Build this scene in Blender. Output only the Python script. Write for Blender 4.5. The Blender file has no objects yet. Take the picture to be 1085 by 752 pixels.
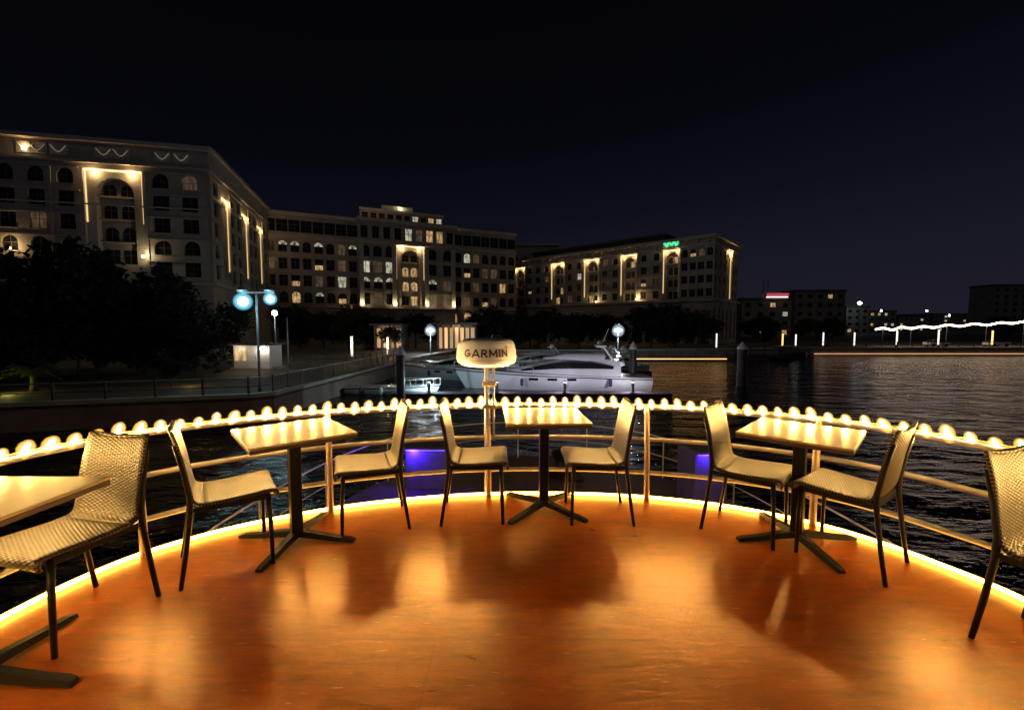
import bpy, math, random
from mathutils import Vector, Matrix
R = math.radians
sc = bpy.context.scene
col = sc.collection

# ------------------------------------------------------------------ camera
CAM_H, FPX, PITCH = 1.43, 460.0, math.atan(30 / 460.0)
cd = bpy.data.cameras.new("camera")
cam = bpy.data.objects.new("camera", cd); col.objects.link(cam)
cd.sensor_width = 36.0; cd.lens = 36.0 * FPX / 1085.0
cd.clip_start = 0.05; cd.clip_end = 3000
cam.location = (0, 0, CAM_H); cam.rotation_euler = (R(90) - PITCH, 0, 0)
sc.camera = cam

# ------------------------------------------------------------------ night sky
w = bpy.data.worlds.new("World"); sc.world = w; w.use_nodes = True
nt = w.node_tree; nt.nodes.clear()
N = nt.nodes.new
out = N("ShaderNodeOutputWorld"); add = N("ShaderNodeAddShader")
bg1 = N("ShaderNodeBackground"); bg2 = N("ShaderNodeBackground")
sky = N("ShaderNodeTexSky"); sky.sky_type = 'NISHITA'; sky.sun_disc = False
sky.sun_elevation = R(24); sky.sun_rotation = R(200)
bg1.inputs[1].default_value = 0.00012
tc = N("ShaderNodeTexCoord"); sep = N("ShaderNodeSeparateXYZ"); ramp = N("ShaderNodeValToRGB")
nt.links.new(tc.outputs['Generated'], sep.inputs[0])
# city glow: brighter low in the sky and towards the right (+x)
m1 = N("ShaderNodeMath"); m1.operation = 'MULTIPLY_ADD'; m1.inputs[1].default_value = -0.10
nt.links.new(sep.outputs[0], m1.inputs[0]); nt.links.new(sep.outputs[2], m1.inputs[2])
m2 = N("ShaderNodeMath"); m2.operation = 'ADD'; m2.inputs[1].default_value = 0.05
nt.links.new(m1.outputs[0], m2.inputs[0]); nt.links.new(m2.outputs[0], ramp.inputs[0])
cr = ramp.color_ramp
cr.elements[0].position = 0.0; cr.elements[0].color = (.0115, .0108, .0190, 1)
cr.elements[1].position = 0.75; cr.elements[1].color = (.0006, .0006, .0009, 1)
for p, c in ((.14, (.0082, .0080, .0155)), (.27, (.0040, .0041, .0088)), (.42, (.0016, .0017, .0036))):
    e = cr.elements.new(p); e.color = c + (1,)
nt.links.new(ramp.outputs[0], bg2.inputs[0]); bg2.inputs[1].default_value = 1.0
nt.links.new(sky.outputs[0], bg1.inputs[0])
nt.links.new(bg1.outputs[0], add.inputs[0]); nt.links.new(bg2.outputs[0], add.inputs[1])
nt.links.new(add.outputs[0], out.inputs[0])

# weak sun lamp added to brighten the hotel facades
sd = bpy.data.lights.new("sun", 'SUN'); sd.energy = 0.042; sd.angle = R(0.5); sd.color = (1.0, .93, .86)
so = bpy.data.objects.new("sun", sd); col.objects.link(so)
so.rotation_euler = (R(62), 0, R(-22))

sc.view_settings.view_transform = 'Standard'; sc.view_settings.look = 'None'
sc.view_settings.exposure = 0.0; sc.view_settings.gamma = 1.0
sc.view_settings.use_curve_mapping = False
try:
    sc.cycles.use_denoising = True
    sc.cycles.sample_clamp_indirect = 6.0
    sc.cycles.max_bounces = 8; sc.cycles.transparent_max_bounces = 16
    sc.cycles.caustics_reflective = False; sc.cycles.caustics_refractive = False
except Exception:
    pass

# ================================================================== helpers
rnd = random.Random(7)

def ray(px, py):
    x = (px - 542.5) / FPX; y = -(py - 376) / FPX
    c, s = math.cos(PITCH), math.sin(PITCH)
    return Vector((x, c + y * s, -s + y * c))
def atz(px, py, z):
    d = ray(px, py); t = (z - CAM_H) / d.z
    return Vector((d.x * t, d.y * t, z))
def aty(px, py, Y):
    d = ray(px, py); t = Y / d.y
    return Vector((d.x * t, Y, CAM_H + d.z * t))

class MB:
    """collects geometry and links it as one mesh object"""
    def __init__(self): self.v = []; self.f = []; self.m = []; self.uv = {}
    def face(self, pts, mi=0):
        b = len(self.v); self.v += [tuple(p) for p in pts]
        self.f.append(tuple(range(b, b + len(pts)))); self.m.append(mi)
    def box(self, lo, hi, mi=0, M=None):
        x0, y0, z0 = lo; x1, y1, z1 = hi
        P = [Vector(p) for p in ((x0,y0,z0),(x1,y0,z0),(x1,y1,z0),(x0,y1,z0),(x0,y0,z1),(x1,y0,z1),(x1,y1,z1),(x0,y1,z1))]
        if M: P = [M @ p for p in P]
        b = len(self.v); self.v += [tuple(p) for p in P]
        for q in ((0,3,2,1),(4,5,6,7),(0,1,5,4),(1,2,6,5),(2,3,7,6),(3,0,4,7)):
            self.f.append(tuple(b + i for i in q)); self.m.append(mi)
    def tube(self, path, r, n=8, mi=0, cap=True, rx=None):
        path = [Vector(p) for p in path]; k = len(path)
        rs = r if isinstance(r, (list, tuple)) else [r] * k
        rings = []; ref = None
        for i, p in enumerate(path):
            t = (path[min(i + 1, k - 1)] - path[max(i - 1, 0)]).normalized()
            if ref is None:
                ref = Vector((0, 0, 1)) if abs(t.z) < .9 else Vector((1, 0, 0))
            a = (ref - t * ref.dot(t))
            if a.length < 1e-5: a = t.orthogonal()
            a.normalize(); ref = a; bb = t.cross(a)
            base = len(self.v)
            for j in range(n):
                an = 2 * math.pi * j / n
                self.v.append(tuple(p + a * (math.cos(an) * rs[i]) + bb * (math.sin(an) * (rs[i] if rx is None else rs[i] * rx))))
            rings.append(base)
        for i in range(k - 1):
            for j in range(n):
                j2 = (j + 1) % n
                self.f.append((rings[i] + j, rings[i] + j2, rings[i + 1] + j2, rings[i + 1] + j)); self.m.append(mi)
        if cap:
            self.f.append(tuple(rings[0] + j for j in reversed(range(n)))); self.m.append(mi)
            self.f.append(tuple(rings[-1] + j for j in range(n))); self.m.append(mi)
    def lathe(self, prof, c=(0, 0, 0), n=24, mi=0, sy=1.0):
        base = len(self.v); k = len(prof)
        for r, z in prof:
            for j in range(n):
                a = 2 * math.pi * j / n
                self.v.append((c[0] + r * math.cos(a), c[1] + sy * r * math.sin(a), c[2] + z))
        for i in range(k - 1):
            for j in range(n):
                j2 = (j + 1) % n
                self.f.append((base + i*n + j, base + i*n + j2, base + (i+1)*n + j2, base + (i+1)*n + j)); self.m.append(mi)
        self.f.append(tuple(base + j for j in reversed(range(n)))); self.m.append(mi)
        self.f.append(tuple(base + (k-1)*n + j for j in range(n))); self.m.append(mi)
    def prism(self, poly, z0, z1, mi=0):
        n = len(poly)
        self.face([(p[0], p[1], z1) for p in poly], mi)
        self.face([(p[0], p[1], z0) for p in reversed(poly)], mi)
        for i in range(n):
            a, b = poly[i], poly[(i + 1) % n]
            self.face([(a[0],a[1],z0),(b[0],b[1],z0),(b[0],b[1],z1),(a[0],a[1],z1)], mi)
    def loft(self, sections, mi=0, cap=True):
        n = len(sections[0]); rings = []
        for s in sections:
            rings.append(len(self.v)); self.v += [tuple(p) for p in s]
        for i in range(len(sections) - 1):
            for j in range(n - 1):
                self.f.append((rings[i]+j, rings[i]+j+1, rings[i+1]+j+1, rings[i+1]+j)); self.m.append(mi)
        if cap:
            self.f.append(tuple(rings[0] + j for j in reversed(range(n)))); self.m.append(mi)
            self.f.append(tuple(rings[-1] + j for j in range(n))); self.m.append(mi)
    def mesh(self, name, mats, smooth=False, bevel=0):
        me = bpy.data.meshes.new(name); me.from_pydata(self.v, [], self.f)
        for m in (mats if isinstance(mats, (list, tuple)) else [mats]): me.materials.append(m)
        me.polygons.foreach_set("material_index", self.m)
        if smooth: me.polygons.foreach_set("use_smooth", [True] * len(me.polygons))
        me.update(); return me
    def build(self, name, mats, parent=None, smooth=False, world=False, loc=None, bevel=0, sharp=None):
        if parent is not None and world:
            inv = parent_mat(parent).inverted()
            self.v = [tuple(inv @ Vector(p)) for p in self.v]
        me = self.mesh(name, mats, smooth)
        if sharp and smooth:
            try: me.set_sharp_from_angle(angle=R(sharp))
            except Exception: pass
        o = bpy.data.objects.new(name, me); col.objects.link(o)
        if parent is not None: o.parent = parent
        if loc is not None: o.location = loc
        if bevel:
            b = o.modifiers.new("bevel", 'BEVEL'); b.width = bevel; b.segments = 2; b.limit_method = 'ANGLE'
        return o

def parent_mat(o):
    M = Matrix.LocRotScale(o.location, o.rotation_euler, o.scale)
    return parent_mat(o.parent) @ M if o.parent else M
def tag(o, label=None, cat=None, group=None, kind=None):
    if label: o["label"] = label
    if cat: o["category"] = cat
    if group: o["group"] = group
    if kind: o["kind"] = kind
    return o
def thing(name, label, cat, loc=(0, 0, 0), rz=0, group=None):
    o = bpy.data.objects.new(name, None); col.objects.link(o)
    o.location = loc; o.rotation_euler = (0, 0, rz); o.empty_display_size = .2
    return tag(o, label, cat, group)
def struct(o): o["kind"] = "structure"; return o
def copy_tree(o, parent=None):
    c = o.copy(); col.objects.link(c)
    if parent is not None: c.parent = parent
    for ch in list(o.children): copy_tree(ch, c)
    return c
def lamp(name, parent, loc, power, color, radius=.1, kind='POINT', spot=None, rot=None):
    d = bpy.data.lights.new(name, kind); d.energy = power; d.color = color
    d.shadow_soft_size = radius
    if spot: d.spot_size = R(spot); d.spot_blend = .6
    o = bpy.data.objects.new(name, d); col.objects.link(o); o.location = loc
    if rot: o.rotation_euler = rot
    if parent is not None: o.parent = parent
    return o

def spline(pts, step=.04, closed=False):
    P = [Vector(p) for p in pts]; outp = []
    for i in range(len(P) - 1):
        p0 = P[max(i - 1, 0)]; p1 = P[i]; p2 = P[i + 1]; p3 = P[min(i + 2, len(P) - 1)]
        n = max(2, int((p2 - p1).length / step))
        for k in range(n):
            t = k / n
            outp.append(.5 * ((2*p1) + (p2-p0)*t + (2*p0-5*p1+4*p2-p3)*t*t + (3*p1-p0-3*p2+p3)*t**3))
    outp.append(P[-1]); return outp

# ------------------------------------------------------------------ materials
def newmat(name):
    m = bpy.data.materials.new(name); m.use_nodes = True
    return m, m.node_tree, m.node_tree.nodes["Principled BSDF"]
def mat(name, c, rough=.6, metal=0.0, var=.15, scale=6.0, bump=0.0, bscale=40.0, spec=.5, coat=0.0):
    m, t, b = newmat(name)
    b.inputs["Roughness"].default_value = rough; b.inputs["Metallic"].default_value = metal
    b.inputs["Specular IOR Level"].default_value = spec
    b.inputs["Coat Weight"].default_value = coat
    tcn = t.nodes.new("ShaderNodeTexCoord")
    nz = t.nodes.new("ShaderNodeTexNoise"); nz.inputs["Scale"].default_value = scale; nz.inputs["Detail"].default_value = 6
    t.links.new(tcn.outputs["Object"], nz.inputs["Vector"])
    rp = t.nodes.new("ShaderNodeValToRGB")
    rp.color_ramp.elements[0].position = .3; rp.color_ramp.elements[1].position = .7
    rp.color_ramp.elements[0].color = tuple(x * (1 - var) for x in c) + (1,)
    rp.color_ramp.elements[1].color = tuple(min(1, x * (1 + var)) for x in c) + (1,)
    t.links.new(nz.outputs["Fac"], rp.inputs[0]); t.links.new(rp.outputs[0], b.inputs["Base Color"])
    mr = t.nodes.new("ShaderNodeMapRange"); mr.inputs["To Min"].default_value = max(.02, rough - .1); mr.inputs["To Max"].default_value = min(1, rough + .1)
    t.links.new(nz.outputs["Fac"], mr.inputs["Value"]); t.links.new(mr.outputs[0], b.inputs["Roughness"])
    if bump:
        n2 = t.nodes.new("ShaderNodeTexNoise"); n2.inputs["Scale"].default_value = bscale; n2.inputs["Detail"].default_value = 4
        t.links.new(tcn.outputs["Object"], n2.inputs["Vector"])
        bp = t.nodes.new("ShaderNodeBump"); bp.inputs["Strength"].default_value = bump; bp.inputs["Distance"].default_value = .02
        t.links.new(n2.outputs["Fac"], bp.inputs["Height"]); t.links.new(bp.outputs[0], b.inputs["Normal"])
    return m
def glow(name, c, s, base=(.8, .8, .8)):
    m, t, b = newmat(name)
    b.inputs["Base Color"].default_value = base + (1,)
    b.inputs["Emission Color"].default_value = tuple(c) + (1,); b.inputs["Emission Strength"].default_value = s
    b.inputs["Roughness"].default_value = .4
    return m
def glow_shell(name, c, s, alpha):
    """emissive shell with a fading edge, imitates lens glow round a lit core"""
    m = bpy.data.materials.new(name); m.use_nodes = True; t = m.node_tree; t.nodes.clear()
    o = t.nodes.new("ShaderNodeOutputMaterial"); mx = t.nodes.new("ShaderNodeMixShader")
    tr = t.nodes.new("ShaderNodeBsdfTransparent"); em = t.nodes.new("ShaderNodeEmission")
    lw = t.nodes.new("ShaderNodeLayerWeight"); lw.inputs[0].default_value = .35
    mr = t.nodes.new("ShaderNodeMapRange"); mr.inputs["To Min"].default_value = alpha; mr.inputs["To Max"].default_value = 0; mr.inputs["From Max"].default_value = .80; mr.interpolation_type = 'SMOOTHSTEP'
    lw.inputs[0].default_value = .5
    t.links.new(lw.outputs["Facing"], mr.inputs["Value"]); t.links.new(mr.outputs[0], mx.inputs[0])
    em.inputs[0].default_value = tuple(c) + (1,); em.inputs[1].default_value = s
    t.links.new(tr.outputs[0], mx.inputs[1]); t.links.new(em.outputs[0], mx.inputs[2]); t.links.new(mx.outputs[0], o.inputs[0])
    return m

WARM = (1.0, .56, .17)
M = {}
M['charcoal'] = mat('charcoal_paint', (.016, .015, .015), .45, 0, .15, 20, spec=.35)
M['black_iron'] = mat('black_iron', (.010, .010, .011), .5, .0, .2, 30, .15, 120, spec=.3)
M['steel'] = mat('painted_steel', (.74, .70, .70), .38, .25, .12, 14)
M['post_paint'] = mat('post_paint', (.55, .42, .33), .45, .1, .12, 14)
M['table_top'] = mat('table_laminate', (.56, .43, .25), .40, 0, .10, 9)
M['table_edge'] = mat('table_edge', (.10, .065, .045), .5)
M['radome'] = mat('radome_plastic', (.60, .66, .95), .35, 0, .03, 6)
M['ink'] = mat('logo_ink', (.02, .018, .025), .5)
M['bulb_core'] = glow('bulb_core', (1.0, .56, .15), 1500.0)
M['bulb_glow_shell'] = glow_shell('bulb_glow_shell', (1.0, .50, .09), 2.1, .6)  # bulb envelope with its own soft emission, imitates glow round the bulb
M['rope_glow'] = glow('rope_light_tube', (1.0, .47, .06), 24.0)
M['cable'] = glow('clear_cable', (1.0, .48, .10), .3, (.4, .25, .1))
M['blue_led'] = glow('blue_led', (.10, .05, 1.0), 6.0)
M['gel'] = mat('white_gelcoat', (.74, .74, .77), .25, 0, .05, 1.2, coat=.3)
M['smoked'] = mat('smoked_glass', (.012, .012, .015), .08, 0, .1, 3)
M['teak'] = mat('teak_deck', (.24, .15, .08), .6, 0, .2, 3)
M['dark_plank'] = mat('dark_plank', (.09, .065, .085), .5, 0, .3, 3, .2, 12)
M['navy'] = mat('navy_canvas', (.05, .05, .12), .7)
M['cabinet'] = mat('foredeck_locker', (.085, .07, .20), .5)
M['stone'] = mat('hotel_stone', (.36, .325, .30), .8, 0, .16, .35, .2, 3)
M['stone_trim'] = mat('hotel_trim', (.44, .40, .365), .75, 0, .10, .5)
M['glass'] = mat('window_glass', (.015, .016, .020), .12, 0, .2, 1)
M['win_frame'] = mat('window_frame', (.12, .10, .085), .6)
def room_glow(name, c, s):
    m, t, b = newmat(name); n = t.nodes.new; L = t.links.new
    b.inputs["Base Color"].default_value = (.3, .28, .25, 1); b.inputs["Roughness"].default_value = .3
    tcn = n("ShaderNodeTexCoord"); oi = n("ShaderNodeObjectInfo"); ad = n("ShaderNodeVectorMath"); ad.operation = 'ADD'
    sc_ = n("ShaderNodeVectorMath"); sc_.operation = 'SCALE'; sc_.inputs[3].default_value = 37.0
    L(oi.outputs["Random"], sc_.inputs[0]); L(tcn.outputs["Object"], ad.inputs[0]); L(sc_.outputs[0], ad.inputs[1])
    mp = n("ShaderNodeMapping"); mp.inputs["Scale"].default_value = (1.6, 1, .45); L(ad.outputs[0], mp.inputs[0])
    nz = n("ShaderNodeTexNoise"); nz.inputs["Scale"].default_value = 1.5; nz.inputs["Detail"].default_value = 3; L(mp.outputs[0], nz.inputs["Vector"])
    rp_ = n("ShaderNodeMapRange"); rp_.inputs["From Min"].default_value = .32; rp_.inputs["From Max"].default_value = .68; rp_.inputs["To Min"].default_value = s*.15; rp_.inputs["To Max"].default_value = s*1.7
    L(nz.outputs["Fac"], rp_.inputs["Value"]); L(rp_.outputs[0], b.inputs["Emission Strength"]); b.inputs["Emission Color"].default_value = tuple(c) + (1,)
    return m
M['lit_warm'] = room_glow('lit_window_warm', (1.0, .62, .26), .42)
M['lit_pale'] = room_glow('lit_window_pale', (.95, .92, .66), .40)
M['lit_dim'] = room_glow('lit_window_dim', (1.0, .60, .34), .055)
M['gold'] = glow('gold_light_strip', (1.0, .66, .24), 2.6)
M['spot_glow'] = glow('uplight_lens', (1.0, .74, .38), 9.0)
M['green_sign'] = glow('green_sign_light', (.08, .95, .42), .9)
M['cyan_glow_shell'] = glow_shell('cyan_glow_shell', (.20, .75, 1.0), 1.3, .6)  # emissive shells imitating the halo round the street lamps
M['white_glow_shell'] = glow_shell('white_glow_shell', (.62, .82, 1.0), .9, .5)
M['white_led'] = glow('white_led', (.80, .95, 1.0), 26.0)
M['cyan_led'] = glow('cyan_led', (.42, .86, 1.0), 60.0)
M['warm_lantern'] = glow('warm_lantern', (1.0, .84, .62), 1.7)
M['white_lantern'] = glow('white_lantern', (1.0, .93, .84), 1.25)
M['orange_lantern'] = glow('orange_lantern', (1.0, .55, .16), 2.2)
M['festoon'] = glow('festoon_light', (1.0, .74, .56), 17.0)
M['red_sign'] = glow('red_sign', (1.0, .05, .12), .45)
M['pole_paint'] = mat('lamp_post_paint', (.20, .20, .21), .45, .3)
M['quay_stone'] = mat('quay_stone', (.30, .22, .18), .8, 0, .25, .8, .3, 6)
M['coping'] = mat('quay_coping', (.52, .46, .38), .7, 0, .15, 1)
M['paving'] = mat('promenade_paving', (.085, .072, .062), .75, 0, .2, .5)
M['rail_dark'] = mat('promenade_rail', (.10, .07, .055), .5, .2)
M['rail_pale'] = mat('promenade_handrail', (.42, .37, .33), .35, .4)
M['wood'] = mat('timber_fence', (.22, .14, .085), .65, 0, .25, 2)
M['kiosk'] = mat('kiosk_panel', (.66, .68, .72), .5, 0, .06, 1)
M['roof'] = mat('dark_roof', (.09, .08, .08), .8)
M['pile'] = mat('pile_steel', (.045, .040, .042), .5, 0, .3, 3)
M['pile_cap'] = mat('pile_cap', (.62, .60, .62), .5)
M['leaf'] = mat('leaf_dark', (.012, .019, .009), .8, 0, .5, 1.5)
M['leaf_pale'] = mat('leaf_pale', (.12, .17, .05), .6, 0, .4, 2)
M['bark'] = mat('bark', (.09, .065, .045), .9, 0, .3, 6, .4, 12)
M['concrete'] = mat('far_concrete', (.22, .20, .19), .85, 0, .2, .3)
M['hull_dark'] = mat('hull_dark', (.05, .045, .05), .4)
M['white_paint'] = mat('white_paint', (.78, .78, .78), .4)
M['rubber'] = mat('rubber', (.02, .02, .02), .8)

def deck_material():
    m, t, b = newmat('varnished_deck'); n = t.nodes.new; L = t.links.new
    tcn = n("ShaderNodeTexCoord"); mp = n("ShaderNodeMapping")
    L(tcn.outputs["Object"], mp.inputs[0]); mp.inputs["Scale"].default_value = (1.0, 5.0, 1)
    mp.inputs["Rotation"].default_value = (0, 0, R(3))
    big = n("ShaderNodeTexNoise"); big.inputs["Scale"].default_value = 1.7; big.inputs["Detail"].default_value = 8; big.inputs["Roughness"].default_value = .62
    L(tcn.outputs["Object"], big.inputs["Vector"])
    st = n("ShaderNodeTexNoise"); st.inputs["Scale"].default_value = 5.0; st.inputs["Detail"].default_value = 9; st.inputs["Roughness"].default_value = .68; st.inputs["Distortion"].default_value = .5
    L(mp.outputs[0], st.inputs["Vector"])
    r1 = n("ShaderNodeValToRGB"); r1.color_ramp.elements[0].position = .28; r1.color_ramp.elements[1].position = .74
    r1.color_ramp.elements[0].color = (.075, .010, .0003, 1); r1.color_ramp.elements[1].color = (.64, .120, .0015, 1)
    mixf = n("ShaderNodeMath"); mixf.operation = 'MULTIPLY_ADD'; mixf.inputs[1].default_value = .55
    half = n("ShaderNodeMath"); half.operation = 'MULTIPLY'; half.inputs[1].default_value = .45
    L(big.outputs["Fac"], half.inputs[0]); L(st.outputs["Fac"], mixf.inputs[0]); L(half.outputs[0], mixf.inputs[2]); L(mixf.outputs[0], r1.inputs[0])
    # pale scuffs and scratches worn through the varnish
    mp2 = n("ShaderNodeMapping"); mp2.inputs["Scale"].default_value = (3.0, 22.0, 1); mp2.inputs["Rotation"].default_value = (0, 0, R(-24))
    L(tcn.outputs["Object"], mp2.inputs[0])
    sf = n("ShaderNodeTexNoise"); sf.inputs["Scale"].default_value = 3.4; sf.inputs["Detail"].default_value = 5; sf.inputs["Roughness"].default_value = .55
    L(mp2.outputs[0], sf.inputs["Vector"])
    r2 = n("ShaderNodeValToRGB"); r2.color_ramp.elements[0].position = .66; r2.color_ramp.elements[1].position = .72
    L(sf.outputs["Fac"], r2.inputs[0])
    mx = n("ShaderNodeMix"); mx.data_type = 'RGBA'; mx.inputs[7].default_value = (.72, .42, .18, 1)
    sc1 = n("ShaderNodeMath"); sc1.operation = 'MULTIPLY'; sc1.inputs[1].default_value = .7
    L(r2.outputs[0], sc1.inputs[0]); L(sc1.outputs[0], mx.inputs[0]); L(r1.outputs[0], mx.inputs[6])
    mp4 = n("ShaderNodeMapping"); mp4.inputs["Scale"].default_value = (.45, 62.0, 1); mp4.inputs["Rotation"].default_value = (0, 0, R(14)); L(tcn.outputs["Object"], mp4.inputs[0])
    s4 = n("ShaderNodeTexNoise"); s4.inputs["Scale"].default_value = 1.6; s4.inputs["Detail"].default_value = 2; L(mp4.outputs[0], s4.inputs["Vector"])
    r4 = n("ShaderNodeValToRGB"); r4.color_ramp.elements[0].position = .70; r4.color_ramp.elements[1].position = .80; L(s4.outputs["Fac"], r4.inputs[0])
    mx4 = n("ShaderNodeMix"); mx4.data_type = 'RGBA'; mx4.inputs[7].default_value = (.10, .022, .004, 1)
    sc4 = n("ShaderNodeMath"); sc4.operation = 'MULTIPLY'; sc4.inputs[1].default_value = .5; L(r4.outputs[0], sc4.inputs[0]); L(sc4.outputs[0], mx4.inputs[0]); L(mx.outputs[2], mx4.inputs[6])
    # sheet seams
    br = n("ShaderNodeTexBrick"); br.inputs["Scale"].default_value = 1; br.inputs["Brick Width"].default_value = 2.4; br.inputs["Row Height"].default_value = 1.2
    br.inputs["Mortar Size"].default_value = .004; br.inputs["Color1"].default_value = (1, 1, 1, 1); br.inputs["Color2"].default_value = (.92, .92, .92, 1); br.inputs["Mortar"].default_value = (.45, .45, .45, 1)
    mp3 = n("ShaderNodeMapping"); mp3.inputs["Location"].default_value = (.35, .5, 0); L(tcn.outputs["Object"], mp3.inputs[0]); L(mp3.outputs[0], br.inputs["Vector"])
    ml = n("ShaderNodeMix"); ml.data_type = 'RGBA'; ml.blend_type = 'MULTIPLY'; ml.inputs[0].default_value = .45
    L(mx4.outputs[2], ml.inputs[6]); L(br.outputs["Color"], ml.inputs[7]); L(ml.outputs[2], b.inputs["Base Color"])
    mr = n("ShaderNodeMapRange"); mr.inputs["From Min"].default_value = .3; mr.inputs["From Max"].default_value = .7
    mr.inputs["To Min"].default_value = .27; mr.inputs["To Max"].default_value = .40
    L(st.outputs["Fac"], mr.inputs["Value"]); L(mr.outputs[0], b.inputs["Roughness"])
    m3 = n("ShaderNodeMapRange"); m3.inputs["From Min"].default_value = .34; m3.inputs["From Max"].default_value = .66; m3.inputs["To Min"].default_value = .20; m3.inputs["To Max"].default_value = .29
    L(big.outputs["Fac"], m3.inputs["Value"]); L(m3.outputs[0], b.inputs["Coat Roughness"])
    bp = n("ShaderNodeBump"); bp.inputs["Strength"].default_value = .32; bp.inputs["Distance"].default_value = .010
    L(mixf.outputs[0], bp.inputs["Height"]); L(bp.outputs[0], b.inputs["Normal"])
    b.inputs["IOR"].default_value = 1.95; b.inputs["Specular IOR Level"].default_value = .62; b.inputs["Specular Tint"].default_value = (1.0, .60, .18, 1)
    b.inputs["Coat Weight"].default_value = .16; b.inputs["Coat Roughness"].default_value = .24; b.inputs["Coat IOR"].default_value = 1.8
    L(bp.outputs[0], b.inputs["Coat Normal"])
    return m
M['deck'] = deck_material()

def weave_material():
    m, t, b = newmat('woven_resin'); n = t.nodes.new; L = t.links.new
    uv = n("ShaderNodeUVMap"); uv.uv_map = "UVMap"
    sp = n("ShaderNodeSeparateXYZ"); L(uv.outputs[0], sp.inputs[0])
    def sinw(o, f, ph=0):
        a = n("ShaderNodeMath"); a.operation = 'MULTIPLY_ADD'; a.inputs[1].default_value = f; a.inputs[2].default_value = ph; L(o, a.inputs[0])
        s = n("ShaderNodeMath"); s.operation = 'SINE'; L(a.outputs[0], s.inputs[0]); return s.outputs[0]
    su = sinw(sp.outputs[0], 2*math.pi*26); sv = sinw(sp.outputs[1], 2*math.pi*58)
    pr = n("ShaderNodeMath"); pr.operation = 'MULTIPLY'; L(su, pr.inputs[0]); L(sv, pr.inputs[1])
    r = n("ShaderNodeValToRGB"); r.color_ramp.elements[0].color = (.016, .012, .009, 1); r.color_ramp.elements[1].color = (.140, .114, .084, 1)
    r.color_ramp.elements[0].position = .22; r.color_ramp.elements[1].position = .6
    h = n("ShaderNodeMath"); h.operation = 'MULTIPLY_ADD'; h.inputs[1].default_value = .5; h.inputs[2].default_value = .5; L(pr.outputs[0], h.inputs[0])
    L(h.outputs[0], r.inputs[0])
    nz = n("ShaderNodeTexNoise"); nz.inputs["Scale"].default_value = 9; tcn = n("ShaderNodeTexCoord"); L(tcn.outputs["Object"], nz.inputs["Vector"])
    mx = n("ShaderNodeMix"); mx.data_type = 'RGBA'; mx.blend_type = 'MULTIPLY'; mx.inputs[0].default_value = .35
    L(r.outputs[0], mx.inputs[6]); L(nz.outputs["Color"], mx.inputs[7]); L(r.outputs[0], b.inputs["Base Color"])
    bp = n("ShaderNodeBump"); bp.inputs["Strength"].default_value = .7; bp.inputs["Distance"].default_value = .004
    L(h.outputs[0], bp.inputs["Height"]); L(bp.outputs[0], b.inputs["Normal"])
    b.inputs["Roughness"].default_value = .42
    return m
M['weave'] = weave_material()

def water_material():
    m, t, b = newmat('dark_water'); n = t.nodes.new; L = t.links.new
    b.inputs["Base Color"].default_value = (.004, .005, .008, 1); b.inputs["Roughness"].default_value = .11
    b.inputs["IOR"].default_value = 1.33; b.inputs["Specular IOR Level"].default_value = .75
    tcn = n("ShaderNodeTexCoord"); mp = n("ShaderNodeMapping"); mp.inputs["Scale"].default_value = (.45, 1.0, 1); mp.inputs["Rotation"].default_value = (0, 0, R(-10))
    L(tcn.outputs["Object"], mp.inputs[0])
    a = n("ShaderNodeTexNoise"); a.inputs["Scale"].default_value = 1.1; a.inputs["Detail"].default_value = 5; a.inputs["Roughness"].default_value = .55; a.inputs["Distortion"].default_value = .4
    c = n("ShaderNodeTexNoise"); c.inputs["Scale"].default_value = .42; c.inputs["Detail"].default_value = 4; c.inputs["Distortion"].default_value = .6
    L(mp.outputs[0], a.inputs["Vector"]); L(mp.outputs[0], c.inputs["Vector"])
    ad = n("ShaderNodeMath"); ad.operation = 'MULTIPLY_ADD'; ad.inputs[1].default_value = .55; L(a.outputs["Fac"], ad.inputs[0]); L(c.outputs["Fac"], ad.inputs[2])
    bp = n("ShaderNodeBump"); bp.inputs["Strength"].default_value = .9; bp.inputs["Distance"].default_value = .6
    L(ad.outputs[0], bp.inputs["Height"]); L(bp.outputs[0], b.inputs["Normal"])
    return m
M['water'] = water_material()

# ================================================================== setting
WATER_Z, QUAY_Z = -4.2, -2.7
o = MB(); o.face([(-480, -60, WATER_Z), (480, -60, WATER_Z), (480, 470, WATER_Z), (-480, 470, WATER_Z)])
struct(o.build('water', M['water']))

# upper deck of the boat
EDGE = [(-2.55,-3.5,0),(-2.55,-1,0),(-2.55,.6,0),(-2.53,1.5,0),(-2.5,2.05,0),(-2.43,2.4,0),(-2.28,2.69,0),(-1.93,3.02,0),(-1.37,3.33,0),(-.8,3.51,0),
        (-.2,3.61,0),(.46,3.62,0),(1.12,3.54,0),(1.72,3.35,0),(2.18,3.06,0),(2.42,2.79,0),(2.57,2.5,0),(2.67,2.2,0),(2.73,1.6,0),(2.75,.6,0),(2.75,-1,0),(2.75,-3.5,0)]
edge = spline(EDGE, .05)
def offset(curve, d, z):
    res = []
    for i, p in enumerate(curve):
        t = (curve[min(i+1, len(curve)-1)] - curve[max(i-1, 0)]).normalized()
        nrm = Vector((-t.y, t.x, 0))          # outward (curve runs left -> bow -> right)
        res.append(Vector((p.x + nrm.x*d, p.y + nrm.y*d, z)))
    return res
d = MB(); d.prism([(p.x, p.y) for p in reversed(edge)], -.09, 0); struct(d.build('deck', M['deck']))
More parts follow.
